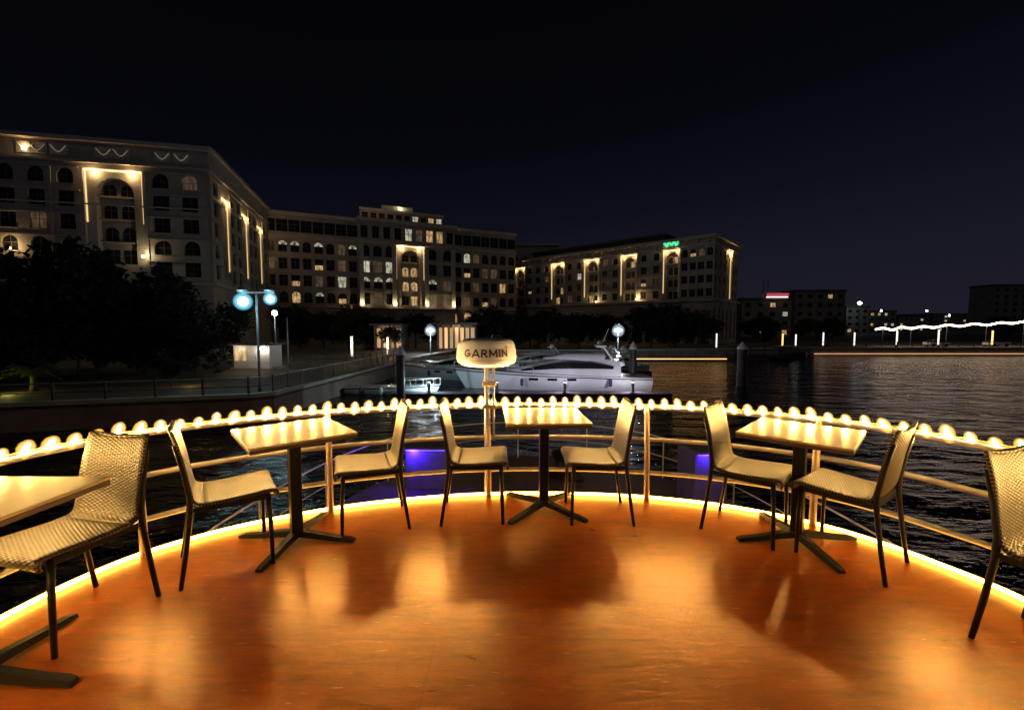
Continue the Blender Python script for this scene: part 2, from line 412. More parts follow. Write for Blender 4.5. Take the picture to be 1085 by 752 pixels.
# deck beam (white fascia) and cabin side below
d = MB(); oc = offset(edge, .035, 0)
d.prism([(p.x, p.y) for p in reversed(oc)], -.24, -.094, 0)
ic = offset(edge, -.25, 0)
d.prism([(p.x, p.y) for p in reversed(ic)], -1.597, -.244, 1)
tag(d.build('boat_superstructure', [M['hull_dark'], M['hull_dark']]), 'dark cabin front of the boat carrying the orange seating deck', 'boat cabin')

# lower foredeck
FD = [(-3.3,3.0),(-3.3,5.2),(-3.0,7.2),(-2.2,8.9),(-.9,9.8),(.4,10.0),(1.7,9.7),(2.9,8.8),(3.6,7.2),(3.9,5.2),(3.9,3.0)]
fdc = spline([(x, y, 0) for x, y in FD], .25)
d = MB(); d.prism([(p.x, p.y) for p in reversed(fdc)], -1.75, -1.6); struct(d.build('foredeck', M['dark_plank']))
d = MB(); d.loft([[(p.x*.98, p.y*.98+.05, -1.752) for p in fdc], [(p.x*.9, 3.0+(p.y-3.0)*.86, WATER_Z-.5) for p in fdc]], 0, False)
tag(d.build('boat_hull', M['hull_dark']), 'dark bow hull of the boat under the lower foredeck', 'boat hull')
t = thing('bow_railing', 'thin pale wire railing round the lower foredeck, beyond the lit rail', 'railing', (0, 9.9, -1.6))
d = MB(); d.tube([(p.x*.985, p.y*.985+.03, -.77) for p in fdc], .014, 6); d.build('top_wire', M['steel'], t, world=True)
d = MB(); d.tube([(p.x*.985, p.y*.985+.03, -1.15) for p in fdc], .008, 6); d.build('middle_wire', M['steel'], t, world=True)
for k in range(3, len(fdc) - 2, 6):
    p = fdc[k]; d = MB(); d.tube([(p.x*.985, p.y*.985+.03, -1.6), (p.x*.985, p.y*.985+.03, -.77)], .012, 6); d.build('post', M['steel'], t, world=True)
def locker(x0, x1, y0, dep, ztop, label, power):
    t = thing('deck_locker', label, 'locker', ((x0+x1)/2, y0+dep/2, -1.6))
    d = MB(); d.box((x0, y0, -1.6), (x1, y0+dep, ztop-.05)); d.build('body', M['cabinet'], t, world=True, bevel=.02)
    d = MB(); d.box((x0-.02, y0-.10, ztop-.045), (x1+.02, y0+dep+.02, ztop)); d.build('lid', M['navy'], t, world=True, bevel=.012)
    d = MB(); d.box((x0+.02, y0-.06, ztop-.06), (x1-.02, y0-.04, ztop-.047)); d.build('light_strip', M['blue_led'], t, world=True)
    l = lamp('blue_lamp', t, (x0+.16-t.location.x, y0-.10-t.location.y, ztop-.10-t.location.z), power, (.10, .03, 1.0), .05)
locker(-1.98, -1.22, 7.9, .7, -.78, 'foredeck locker washed in blue light, seen between two woven chairs', 26)
locker(2.75, 3.25, 6.4, .7, -.42, 'smaller foredeck locker in violet light, right of the bent rail post', 6)
t = thing('capstan', 'dark squat winch drum on the lower foredeck', 'winch', (1.0, 8.6, -1.6))
d = MB(); d.lathe([(.26,0),(.26,.10),(.16,.14),(.13,.35),(.2,.45),(.2,.52),(.08,.54)], n=20); d.build('drum', M['black_iron'], t, True, sharp=40)
d = MB(); d.box((-.4,-.3,.002),(.4,.3,.05)); d.build('base_plate', M['black_iron'], t, bevel=.01)

# left promenade (quay)
QC = Vector((-15.1, 26.0, 0))
quay = [(-460, 6), (-60, 17.2), (-27.0, 22.6), (-15.6, 25.7), (-14.7, 26.6), (-14.0, 36.5), (-12.6, 60), (-10, 74), (40, 80), (58, 84), (460, 84), (460, 460), (-460, 460), (-460, 12)]
d = MB(); d.prism(list(quay), WATER_Z - 1, QUAY_Z - .3); struct(d.build('quay_wall', M['quay_stone']))
d = MB(); d.prism([(x, y) for x, y in quay], QUAY_Z - .296, QUAY_Z); struct(d.build('promenade', M['paving']))
cop = MB()
for a, b in zip(quay[:10], quay[1:11]):
    a = Vector((a[0], a[1], 0)); b = Vector((b[0], b[1], 0)); u = (b-a).normalized(); nrm = Vector((u.y, -u.x, 0))
    Mx = Matrix(((u.x, nrm.x, 0, a.x), (u.y, nrm.y, 0, a.y), (0, 0, 1, QUAY_Z), (0, 0, 0, 1)))
    cop.box((0, -.42, -.1), ((b-a).length, .10, .12), 0, Mx)
struct(cop.build('kerb', M['coping']))

def fence_run(name, label, pts, h, post_gap, mats, bars=(), pickets=0.0, base=QUAY_Z, rail_w=.05):
    t = thing(name, label, 'railing', (pts[0][0], pts[0][1], base))
    P = [Vector((p[0], p[1], base)) for p in pts]
    d = MB(); d.tube([p + Vector((0, 0, h)) for p in P], rail_w, 6); d.build('handrail', mats[1], t, world=True)
    d = MB(); nb = 0
    for bz in bars: d.tube([p + Vector((0, 0, bz)) for p in P], .025, 6); nb += 1
    if pickets:
        for a, b in zip(P, P[1:]):
            n = int((b-a).length / pickets)
            for k in range(n):
                q = a.lerp(b, (k+.5)/n); d.tube([q + Vector((0,0,.12)), q + Vector((0,0,h))], .016, 5); nb += 1
    if nb: d.build('infill', mats[0], t, world=True)
    for a, b in zip(P, P[1:]):
        n = max(1, int((b-a).length / post_gap))
        for k in range(n):
            q = a.lerp(b, k/n); d = MB(); d.box((q.x-.05,q.y-.05,base+.1),(q.x+.05,q.y+.05,base+h+.08)); d.build('post', mats[0], t, world=True)
    return t
fence_run('quay_railing', 'dark metal railing along the left quay edge, pale handrail on top', [(-42, 20.2), (-27.2, 22.75), (-15.8, 25.85), (-14.95, 26.7)], 1.05, 2.3, (M['rail_dark'], M['rail_pale']), (.55,), 0)
fence_run('promenade_balustrade', 'brown picket railing running away along the lit quay edge', [(-14.9, 26.9), (-14.25, 36.5), (-13.2, 52)], 1.1, 1.55, (M['wood'], M['rail_pale']), (.14,), .17)
fence_run('timber_railing', 'brown timber fence behind the picket railing, near the white kiosk', [(-21.0, 41), (-16.5, 43.5), (-15.2, 58)], 1.25, 1.8, (M['wood'], M['wood']), (.25, .45, .65, .85, 1.05), 0)

# ------------------------------------------------------------------ deck railing, rope light, string light
flare = [(0, .0, .0), (.30, .01, .22), (.49, .04, .49)]
t = thing('deck_railing', 'curved tubular railing round the bow edge of the orange deck', 'railing', (.1, 3.6, 0))
top = offset(edge, .115, .742)
def rail_of(off, z, r, nm):
    d = MB(); c = offset(edge, off, z)[12:-12]; d.tube(c, r, 8); d.build(nm, M['steel'], t, True, world=True)
rail_of(.115, .742, .020, 'top_rail'); rail_of(.05, .488, .0185, 'middle_rail'); rail_of(.012, .218, .0185, 'lower_rail')
def nearest(curve, x, y): return min(range(len(curve)), key=lambda i: (curve[i].x-x)**2 + (curve[i].y-y)**2)
for x, y in ((-2.53, .4), (-2.52, 1.55), (-2.33, 2.62), (-1.44, 3.30), (-.19, 3.61), (1.13, 3.54), (2.2, 3.04), (2.70, 1.95), (2.75, .7)):
    i = nearest(edge, x, y); p = edge[i]; tn = (edge[i+1]-edge[i-1]).normalized(); nr = Vector((-tn.y, tn.x, 0))
    pts = spline([p + nr*(-.03), p + nr*(-.022) + Vector((0,0,.22)), p + nr*(.0) + Vector((0,0,.40)), p + nr*.045 + Vector((0,0,.56)), p + nr*.115 + Vector((0,0,.742))], .05)
    d = MB(); d.tube(pts, .023, 10); d.build('post', M['post_paint'], t, True, world=True)
d = MB(); rc = offset(edge, -.012, .016)[10:-10]; d.tube(rc, .013, 8)
tag(d.build('rope_light', M['rope_glow'], None, True), 'glowing yellow rope light along the deck edge at floor level', 'rope light')

t = thing('string_light', 'string of glowing amber bulbs strung along the curved top rail', 'string lights', (.1, 3.72, .742))
cab = offset(edge, .115, .775)
acc = [0]
for a, b in zip(cab, cab[1:]): acc.append(acc[-1] + (b-a).length)
def at_len(s):
    for i in range(len(acc)-1):
        if acc[i+1] >= s: return cab[i].lerp(cab[i+1], (s-acc[i])/(acc[i+1]-acc[i]+1e-9))
    return cab[-1]
iL, iR = nearest(cab, -2.66, .4), nearest(cab, 2.86, .9)
s0, s1 = acc[iL], acc[iR]
d = MB(); d.tube([p + Vector((0, 0, -.008)) for p in cab[iL:iR+1]], .006, 6); d.build('cable', M['cable'], t, True, world=True)
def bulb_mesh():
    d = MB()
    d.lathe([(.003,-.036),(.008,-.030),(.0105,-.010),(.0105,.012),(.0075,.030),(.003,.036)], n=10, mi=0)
    d.lathe([(.006,-.056),(.019,-.049),(.028,-.028),(.037,.0),(.034,.028),(.019,.049),(.006,.056)], n=18, mi=1)  # wide outer shell, shaped to imitate the bulb's glow
    return d.mesh('bulb', [M['bulb_core'], M['bulb_glow_shell']], True)
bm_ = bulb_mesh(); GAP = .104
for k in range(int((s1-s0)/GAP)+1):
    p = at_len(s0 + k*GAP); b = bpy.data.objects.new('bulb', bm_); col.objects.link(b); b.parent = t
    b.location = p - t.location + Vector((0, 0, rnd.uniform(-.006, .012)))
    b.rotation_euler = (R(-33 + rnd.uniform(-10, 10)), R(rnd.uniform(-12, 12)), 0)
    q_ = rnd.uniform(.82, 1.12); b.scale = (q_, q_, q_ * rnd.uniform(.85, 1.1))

# ------------------------------------------------------------------ radar
t = thing('radar_scanner', 'white radar dome on a double pole fixed to the bow rail', 'radar', (-.215, 3.66, 0))
prof = [(.05,0),(.19,.003),(.238,.028),(.252,.052),(.2525,.060)]
prof2 = [(.2535,.062),(.2535,.075),(.249,.125),(.238,.178),(.222,.208),(.19,.226),(.10,.236),(.02,.238)]
Z0 = 1.10
d = MB(); d.lathe(prof, (0,0,Z0), 48); d.build('dome_base', M['radome'], t, True, sharp=50)
d = MB(); d.lathe(prof2, (0,0,Z0), 48); dome = d.build('dome', M['radome'], t, True, sharp=50)
def wrap(v):
    z = Z0 + .088 + v.y
    f = (v.y + .088 - .075) / .05
    r = .2535 - .0045*max(0, min(1, f)) - max(0, v.y+.088-.125)*.2 + .001 + v.z
    a = (v.x) / .2535 + .03
    return Vector((math.sin(a)*r, -math.cos(a)*r, z))
HL, SW = .062, .0128        # capital height, stroke width
def arc(cx, cz, rx, rz, a0, a1, n=14): return [(cx+rx*math.cos(R(a0+(a1-a0)*k/n)), cz+rz*math.sin(R(a0+(a1-a0)*k/n))) for k in range(n+1)]
GLY = {'G': (.064, [arc(.031, .5*HL, .031-SW/2, .5*HL-SW/2, 42, 318), [(.056,.012),(.056,.029)], [(.034,.029),(.0613,.029)]]),
       'A': (.064, [[(.002,0),(.032,HL)], [(.032,HL),(.062,0)], [(.014,.017),(.050,.017)]]),
       'R': (.052, [[(SW/2,0),(SW/2,HL)], [(SW/2,HL-SW/2),(.028,HL-SW/2)] + arc(.028,.043,.014,.019-SW/2,90,-90)[1:] + [(SW/2,.029)], [(.026,.027),(.048,0)]]),
       'M': (.068, [[(SW/2,0),(SW/2,HL)], [(SW/2,HL-.004),(.034,.016)], [(.034,.016),(.068-SW/2,HL-.004)], [(.068-SW/2,0),(.068-SW/2,HL)]]),
       'I': (SW, [[(SW/2,0),(SW/2,HL)]]),
       'N': (.056, [[(SW/2,0),(SW/2,HL)], [(SW/2,HL-.006),(.056-SW/2,.006)], [(.056-SW/2,0),(.056-SW/2,HL)]])}
GS = .0125; TW = sum(GLY[c][0] for c in "GARMIN") + GS*5; cx = -TW/2
d = MB(); lift = 0
for c in "GARMIN":
    for st in GLY[c][1]:
        lift += .00012
        for (xa, za), (xb, zb) in zip(st, st[1:]):
            n = max(1, int(math.hypot(xb-xa, zb-za)/.008))
            l = math.hypot(xb-xa, zb-za); nx, nz = -(zb-za)/l*SW/2, (xb-xa)/l*SW/2
            ex, ez = (xb-xa)/l*.001, (zb-za)/l*.001
            for k in range(n):
                x0, z0 = xa+(xb-xa)*k/n-ex, za+(zb-za)*k/n-ez; x1, z1 = xa+(xb-xa)*(k+1)/n+ex, za+(zb-za)*(k+1)/n+ez
                d.face([wrap(Vector((cx+x, z, .0006+lift))) for x, z in ((x0-nx,z0-nz),(x1-nx,z1-nz),(x1+nx,z1+nz),(x0+nx,z0+nz))])
    cx += GLY[c][0] + GS
d.build('lettering', M['ink'], dome)
d = MB()
tri = [Vector((.176,.071,.0015)), Vector((.198,.071,.0015)), Vector((.191,.096,.0015))]
d.face([wrap(p) for p in tri]); d.build('emblem', M['ink'], dome)
d = MB(); d.tube([(.0,0,.02),(0,0,1.09)], .022, 12); d.build('pole', M['radome'], t, True)
d = MB(); d.tube([(.058,.0,.46),(.058,0,1.09)], .011, 10); d.build('cable_conduit', M['radome'], t, True)
d = MB(); d.box((-.085,-.07,1.085),(.085,.07,1.099)); d.build('mounting_plate', M['steel'], t)
for z in (.735, .93):
    d = MB(); d.box((-.035,-.03,z),(.08,.03,z+.035)); d.build('clamp', M['post_paint'], t, bevel=.006)

# ------------------------------------------------------------------ tables
def make_table():
    t = thing('bistro_table', 'x', 'table')
    d = MB(); d.box((-.31,-.31,.728),(.31,.31,.742)); d.build('tabletop', M['table_top'], t, bevel=.004)
    d = MB(); d.box((-.308,-.308,.704),(.308,.308,.7275)); d.build('edge_band', M['table_edge'], t, bevel=.004)
    d = MB(); d.box((-.16,-.16,.690),(.16,.16,.7035)); d.build('mounting_plate', M['black_iron'], t)
    d = MB(); d.box((-.036,-.036,.05),(.036,.036,.690)); d.build('column', M['black_iron'], t, bevel=.008)
    for k in range(4):
        a = R(45 + 90*k); u = Vector((math.cos(a), math.sin(a), 0)); n = Vector((-u.y, u.x, 0))
        d = MB(); secs = []
        for r, w, z0, z1 in ((.02,.032,.030,.068),(.12,.029,.024,.058),(.26,.026,.010,.038),(.37,.025,.005,.028),(.400,.022,.003,.020)):
            c = u*r; secs.append([c-n*w+Vector((0,0,z0)), c+n*w+Vector((0,0,z0)), c+n*w*.75+Vector((0,0,z1)), c-n*w*.75+Vector((0,0,z1)), c-n*w+Vector((0,0,z0))])
        d.loft(secs); d.build('base_arm', M['black_iron'], t)
    return t
tab0 = make_table()
TABS = [((.25, 3.355), 3, 'square table at the middle of the bow rail, near the radar pole'),
        ((-1.45, 2.84), 41, 'square table left of the radar, turned cornerwise between two chairs'),
        ((1.91, 2.83), -44, 'square table at the right rail between two woven chairs'),
        ((-2.16, 1.655), 0, 'square table cut off by the left edge, nearest the camera')]
for i, ((x, y), a, lb) in enumerate(TABS):
    o = tab0 if i == 0 else copy_tree(tab0)
    o.location = (x, y, 0); o.rotation_euler = (0, 0, R(a)); tag(o, lb, 'table', 'square bistro tables on the deck')
    if i == 3:
        for ch in o.children:
            if ch.name.startswith('base_arm'): ch.rotation_euler = (0, 0, R(45))

# ------------------------------------------------------------------ chairs (local: seat faces +y)
def sheet(profile, widths, bow, thick, name, parent, v0):
    nu = 10; d = MB(); uvs = []
    L = [0]
    for a, b in zip(profile, profile[1:]): L.append(L[-1] + math.hypot(b[0]-a[0], b[1]-a[1]))
    for i, (y, z) in enumerate(profile):
        a = profile[max(i-1,0)]; b = profile[min(i+1,len(profile)-1)]
        ty, tz = b[0]-a[0], b[1]-a[1]; l = math.hypot(ty, tz); ny, nz = tz/l, -ty/l
        for j in range(nu+1):
            s = -1 + 2*j/nu; off = -bow[i]*(1 - s*s)
            d.v.append((s*widths[i]/2, y + ny*off, z + nz*off)); uvs.append((.5 + s*widths[i]/2/.44*.5, v0 + L[i]))
    for i in range(len(profile)-1):
        for j in range(nu):
            q = i*(nu+1)+j; d.f.append((q, q+1, q+nu+2, q+nu+1)); d.m.append(0)
    me = d.mesh(name, M['weave'], True)
    ul = me.uv_layers.new(name="UVMap")
    for lp in me.loops: ul.data[lp.index].uv = uvs[lp.vertex_index]
    o = bpy.data.objects.new(name, me); col.objects.link(o); o.parent = parent
    s = o.modifiers.new("solid", 'SOLIDIFY'); s.thickness = thick; s.offset = 0
    return o
def make_chair():
    t = thing('woven_chair', 'x', 'chair')
    prof_s = spline([(.235,.405,0),(.243,.43,0),(.232,.449,0),(.19,.453,0),(.05,.446,0),(-.08,.441,0),(-.155,.444,0)], .03)
    ps = [(p.x, p.y) for p in prof_s]; n = len(ps)
    sheet(ps, [.445 - .02*i/n for i in range(n)], [.006]*n, .014, 'seat', t, 0)
    prof_b = spline([(-.155,.444,0),(-.19,.456,0),(-.208,.485,0),(-.222,.56,0),(-.243,.68,0),(-.272,.80,0),(-.292,.862,0),(-.299,.868,0)], .03)
    pb = [(p.x, p.y) for p in prof_b]; n = len(pb)
    sheet(pb, [.424 - .058*(i/n)**1.6 for i in range(n)], [.022*min(1, i/6) for i in range(n)], .014, 'backrest', t, .44)
    for s in (-1, 1):
        d = MB(); d.tube([(s*.205,.200,0),(s*.203,.195,.25),(s*.200,.185,.432)], [.0125,.0145,.016], 8); d.build('leg', M['charcoal'], t, True)
        d = MB(); d.tube(spline([(s*.212,-.285,0),(s*.210,-.252,.2),(s*.207,-.222,.40),(s*.205,-.222,.50),(s*.198,-.246,.64),(s*.189,-.278,.78)], .05), [.0125,.014,.015,.0155,.016,.016]+[.014]*40, 8) if False else d.tube([(s*.212,-.285,0),(s*.210,-.252,.2),(s*.207,-.224,.40),(s*.205,-.222,.50),(s*.198,-.246,.64),(s*.188,-.284,.79)], [.0125,.0145,.016,.016,.014,.010], 8)
        d.build('leg', M['charcoal'], t, True)
    d = MB()
    for s in (-1, 1): d.box((s*.198-.011,-.20,.406),(s*.198+.011,.19,.436))
    d.box((-.187,.168,.402),(.187,.190,.432)); d.box((-.187,-.215,.402),(.187,-.195,.432))
    d.build('seat_frame', M['charcoal'], t)
    return t
ch0 = make_chair()
def facing(rear, front_dir): pass
CH = [  # rear-leg midpoint (x,y), facing direction, label
    ((.885, 3.25), (-.985, .02), 'woven chair right of the middle table, facing left'),
    ((-.525, 3.25), (.995, .05), 'woven chair right under the radar dome, facing the middle table'),
    ((-.80, 3.195), (-.93, -.36), 'woven chair facing left to the cornerwise table left of the radar'),
    ((-1.93, 2.445), (.81, .59), 'woven chair at left seen from behind its side, facing the cornerwise table'),
    ((-2.09, 2.27), (-.20, -.98), 'woven chair tucked behind the cut-off table at the left edge'),
    ((1.48, 3.155), (.74, -.67), 'woven chair left of the right-hand table, its back to the rail'),
    ((2.235, 2.43), (-.58, .81), 'woven chair right of the right-hand table, seen from behind'),
    ((2.32, 1.985), (.32, -.95), 'woven chair cut off by the right edge, nearest the camera')]
for i, ((x, y), (fx, fy), lb) in enumerate(CH):
    o = ch0 if i == 0 else copy_tree(ch0)
    l = math.hypot(fx, fy); fx /= l; fy /= l
    o.location = (x + fx*.265, y + fy*.265, 0); o.rotation_euler = (0, 0, math.atan2(fy, fx) - math.pi/2); o.scale = (1, .92, 1)
    tag(o, lb, 'chair', 'woven chairs round the bow deck')

# ================================================================== hotel
GOLD = (1.0, .64, .26)
def arch_pts(s0, s1, z0, z1, n=8):
    """outline from bottom-left up over an arch to bottom-right"""
    w = (s1-s0)/2; zs = z1-w; c = (s0+s1)/2
    return [(s0, z0)] + [(c - w*math.cos(math.pi*k/n), zs + w*math.sin(math.pi*k/n)) for k in range(n+1)] + [(s1, z0)]
class Facade:
    """a wall plane in world space: o + s*u, outward normal (u.y,-u.x)"""
    def __init__(self, root, o, u):
        self.root = root; self.o = Vector((o[0], o[1], 0)); self.u = Vector((u[0], u[1], 0)).normalized()
        self.n = Vector((self.u.y, -self.u.x, 0)); self.wall = MB(); self.trim = MB()
    def P(self, s, z, out=0.0): return self.o + self.u*s + self.n*out + Vector((0, 0, z))
    def s_px(self, px):
        r_ = ray(px, 245); k = r_.x/r_.y
        return (k*self.o.y - self.o.x) / (self.u.x - k*self.u.y)
    def quad(self, s0, s1, z0, z1, out=0.0, mb=None, mi=0):
        (mb or self.wall).face([self.P(s0,z0,out), self.P(s1,z0,out), self.P(s1,z1,out), self.P(s0,z1,out)], mi)
    def bx(self, s0, s1, z0, z1, o0, o1, mb=None, mi=0):
        mb = mb or self.trim
        Mx = Matrix(((self.u.x, self.n.x, 0, self.o.x), (self.u.y, self.n.y, 0, self.o.y), (0, 0, 1, 0), (0, 0, 0, 1)))
        mb.box((s0, o0, z0), (s1, o1, z1), mi, Mx)
    def cell(self, a0, a1, z0, z1, s0, s1, h0, h1, depth, arch, out=0.0):
        """wall rectangle a0..a1 x z0..z1 with an opening s0..s1 x h0..h1"""
        q = self.quad
        q(a0, s0, z0, z1, out); q(s1, a1, z0, z1, out)
        if h0 > z0 + 1e-4: q(s0, s1, z0, h0, out)
        ol = arch_pts(s0, s1, h0, h1) if arch else [(s0,h0),(s0,h1),(s1,h1),(s1,h0)]
        top = ol[1:-1]
        for (sa, za), (sb, zb) in zip(top, top[1:]):
            if abs(sb-sa) > 1e-6:
                self.wall.face([self.P(sa,za,out), self.P(sb,zb,out), self.P(sb,z1,out), self.P(sa,z1,out)])
        for (sa, za), (sb, zb) in zip(ol, ol[1:] + ol[:1]):
            self.wall.face([self.P(sa,za,out), self.P(sa,za,out-depth), self.P(sb,zb,out-depth), self.P(sb,zb,out)])
    def window(self, s0, s1, z0, z1, arch, depth, kind, cache={}):
        w, h = round(s1-s0, 2), round(z1-z0, 2); key = (w, h, arch, kind)
        if key not in cache:
            d = MB(); ol = arch_pts(-w/2, w/2, 0, h) if arch else [(-w/2,0),(-w/2,h),(w/2,h),(w/2,0)]
            if kind == 'fan' and arch:
                zs = h - w/2
                d.face([(-w/2,0,0),(w/2,0,0),(w/2,0,zs),(-w/2,0,zs)], 0)
                d.face([(x,0,z) for x, z in reversed(ol[1:-1])], 1)
            elif kind == 'half':
                zs = h*.45
                d.face([(-w/2,0,0),(w/2,0,0),(w/2,0,zs),(-w/2,0,zs)], 1)
                d.face([(x,0,z) for x, z in [(-w/2,zs)] + [(w/2,zs)] + list(reversed(ol[1:-1]))], 0)
            else:
                d.face([(x,0,z) for x, z in reversed(ol)], 1)
            f = .07
            d.box((-f/2,-.05,0),(f/2,-.01,h-.02),2)
            zt = h - w/2 if arch else h*.62
            d.box((-w/2,-.055,zt-f/2),(w/2,-.012,zt+f/2),2)
            d.box((-w/2,-.055,0),(-w/2+f,-.012,zt),2); d.box((w/2-f,-.055,0),(w/2,-.012,zt),2)
            if arch and kind == 'fan':
                for an in (35, 62, 118, 145):
                    d.tube([(0,-.03,zt),(w/2*math.cos(R(an)),-.03,zt+w/2*math.sin(R(an)))], .045, 4, 2)
            lit = {'dark': M['glass'], 'warm': M['lit_warm'], 'pale': M['lit_pale'], 'dim': M['lit_dim'], 'fan': M['lit_pale'], 'half': M['lit_warm']}[kind]
            cache[key] = d.mesh('window', [M['glass'], lit, M['win_frame']])
        o = bpy.data.objects.new('window', cache[key]); col.objects.link(o); o.parent = self.root
        inv = parent_mat(self.root).inverted()
        p = self.P((s0+s1)/2, z0, -depth+.02); o.location = inv @ p
        o.rotation_euler = (0, 0, math.atan2(self.u.y, self.u.x) - self.root.rotation_euler.z)
        return o
    def portal(self, s0, s1, z0, z1, light=1.0, floors=4, lit=(), both=True, jam=.45):
        """tall arched recess with a gold-lit surround; the wall around it is left to the caller"""
        w = s1-s0; b = w*.17
        # surround set back .35 m behind the outer frame, arch opening inside it
        D = .35
        for (a, c, e, g) in ((s0,s0,z0,z1),(s1,s1,z0,z1)):
            self.wall.face([self.P(a,e), self.P(a,e,-D), self.P(a,g,-D), self.P(a,g)])
        self.wall.face([self.P(s0,z1), self.P(s0,z1,-D), self.P(s1,z1,-D), self.P(s1,z1)])
        self.cell(s0, s1, z0, z1, s0+b, s1-b, z0+.15, z1-b*.9, 1.0, True, -D)
        # back of recess with windows floor by floor
        self.quad(s0+b, s1-b, z0, z1, -D-1.0)
        fh = (z1-z0-.6)/floors; ww = (w-2*b)*.36
        for f in range(floors):
            for k, sx in enumerate((s0+b+(w-2*b)*.27, s0+b+(w-2*b)*.73)):
                zz = z0+.4+f*fh
                hh = fh*.62
                if f == floors-1: hh = fh*.5
                kd = 'warm' if (f,k) in lit else 'dark'
                self.window(sx-ww/2, sx+ww/2, zz, zz+hh, f != 0, D+.96, kd)
            self.bx(s0+b, s1-b, z0+.1+f*fh, z0+.28+f*fh, -D-.99, -D-.45)
        if light <= 0: return
        g = MB(); self.bx(s0+.1, s1-.1, z1-.22, z1-.06, -D+.03, -D+.16, g); 
        g.build('light_strip', M['gold'], self.root, world=True)
        inv = parent_mat(self.root).inverted()
        for fs in ((.18, .82) if w > 3 else (.5,)):
            lamp('cove_lamp', self.root, inv @ self.P(s0+w*fs, z1-.6, .25), 95*light*(w/4), GOLD, .12)
        if both:
            for sx in (s0+.12, s1-.12):
                g = MB(); self.bx(sx-.07, sx+.07, z0+(z1-z0)*jam, z1-.25, -D+.02, -D+.09, g); g.build('light_strip', M['gold_soft'], self.root, world=True)
    def grid(self, a0, a1, z0, floors, fh, bays, ww, wh, arch_rows=(), lit={}, sill=.9, depth=.35, archw=None):
        bw = (a1-a0)/bays
        for f in range(floors):
            self.bx(a0, a1, z0+(f+1)*fh-.15, z0+(f+1)*fh+.06, .003, .24, self.wall)
            for k in range(bays):
                c = a0 + bw*(k+.5); zb = z0+f*fh; ar = f in arch_rows
                w = min(ww, bw*.72)
                self.cell(a0+bw*k, a0+bw*(k+1), zb, zb+fh, c-w/2, c+w/2, zb+sill, zb+sill+wh, depth, ar)
                self.window(c-w/2, c+w/2, zb+sill, zb+sill+wh, ar, depth, lit.get((f, k), 'dark'))
                if k % 2 == 0: self.bx(a0+bw*k-.16, a0+bw*k+.16, zb+.001, zb+fh-.16, .004, .17, self.wall)
                self.bx(c-w/2-.12, c+w/2+.12, zb+sill-.14, zb+sill-.002, .005, .16, self.wall)
    def finish(self):
        self.wall.build('wall', M['stone'], self.root, world=True)
        if self.trim.v: self.trim.build('cornice', M['stone_trim'], self.root, world=True)
    def uplight(self, s, z, power, color=GOLD, out=.7):
        g = MB(); self.bx(s-.18, s+.18, z, z+.3, out-.15, out+.15, g); g.build('uplight', M['spot_glow'], self.root, world=True)
        inv = parent_mat(self.root).inverted()
        lamp('uplight_lamp', self.root, inv @ self.P(s, z+.55, out), power, color, .1)
M['gold_soft'] = glow('gold_light_soft', (1.0, .66, .28), 1.1)

# ---- left wing
rootL = thing('hotel_wing', 'large dark stone hotel block at the left with one huge gold-lit arch', 'building', (-46, 67.5, QUAY_Z))
uL = Vector((26.5, 6.0, 0)).normalized()
WL = 44.0
F = Facade(rootL, Vector((-46, 67.5, 0)) - uL*WL, uL)
sp0, sp1 = F.s_px(91), F.s_px(153)
zF = 8.0
F.quad(0, WL, QUAY_Z, zF)
ROWS = dict(z0=zF, floors=5, fh=3.25)
ztop = zF + 5*3.25       # 24.25
bw = 3.5
lf = sp0 - .4
nb = int((lf - 1.0)/bw)
F.quad(0, lf - nb*bw, zF, ztop); F.grid(lf - nb*bw, lf, zF, 5, 3.25, nb, 2.0, 2.2, (1, 4), {(2, nb-2): 'dim'})
F.quad(lf, sp0, zF, ztop); F.quad(sp1, sp1+.4, zF, ztop)
F.quad(sp0, sp1, zF, zF+2.4); F.portal(sp0, sp1, zF+2.4, ztop-.02, 1.0, 4, ())
F.quad(sp0, sp1, ztop-.02, ztop)
rb = sp1+.4; nb2 = max(2, int((WL-.8-rb)/bw))
F.grid(rb, rb+nb2*((WL-.8-rb)/nb2), zF, 5, 3.25, nb2, 2.2, 2.2, (1, 4), {(4, 1): 'dim', (3, 0): 'dark'})
F.quad(WL-.8, WL, zF, ztop)
F.quad(0, WL, ztop, 28.2)
F.bx(0, WL+.5, 24.9, 25.2, .005, .35); F.bx(0, WL+.7, 27.75, 28.3, .005, .8); F.bx(0, WL, 19.0, 19.2, .005, .2); F.bx(0, WL, 7.7, 8.15, .005, .45)
# frieze medallions with little lamps
for px, k in ((34, 1), (46, 0), (68, 0), (115, 0), (133, 0), (176, 0), (196, 0)):
    s = F.s_px(px)
    F.bx(s-1.1, s+1.1, 25.7, 27.3, .004, .12)
    for q in (-1, 1):
        d = MB(); c = [F.P(s+q*.9, 27.0, .18), F.P(s+q*.35, 26.3, .18), F.P(s, 26.1, .18)]
        d.tube(c, .07, 5); d.build('ornament', M['lit_dim2'] if 'lit_dim2' in M else M.setdefault('lit_dim2', glow('ornament_light', (1, .80, .58), .10)), rootL, world=True)
    if k:
        F.uplight(s, 26.0, 60, (1, .55, .22), .4)
F.uplight(F.s_px(13), 12.2, 150, GOLD, .8); F.uplight(F.s_px(154), 11.6, 120, (1, .8, .4), .8)
F.finish()
uS = Vector((-.285, .958, 0))
S = Facade(rootL, (-46, 67.5), uS); WS = 50.0
S.quad(0, WS, QUAY_Z, zF)
xs = 0.0
ports = [S.s_px(p) for p in (240, 260, 275, 286, 296)]
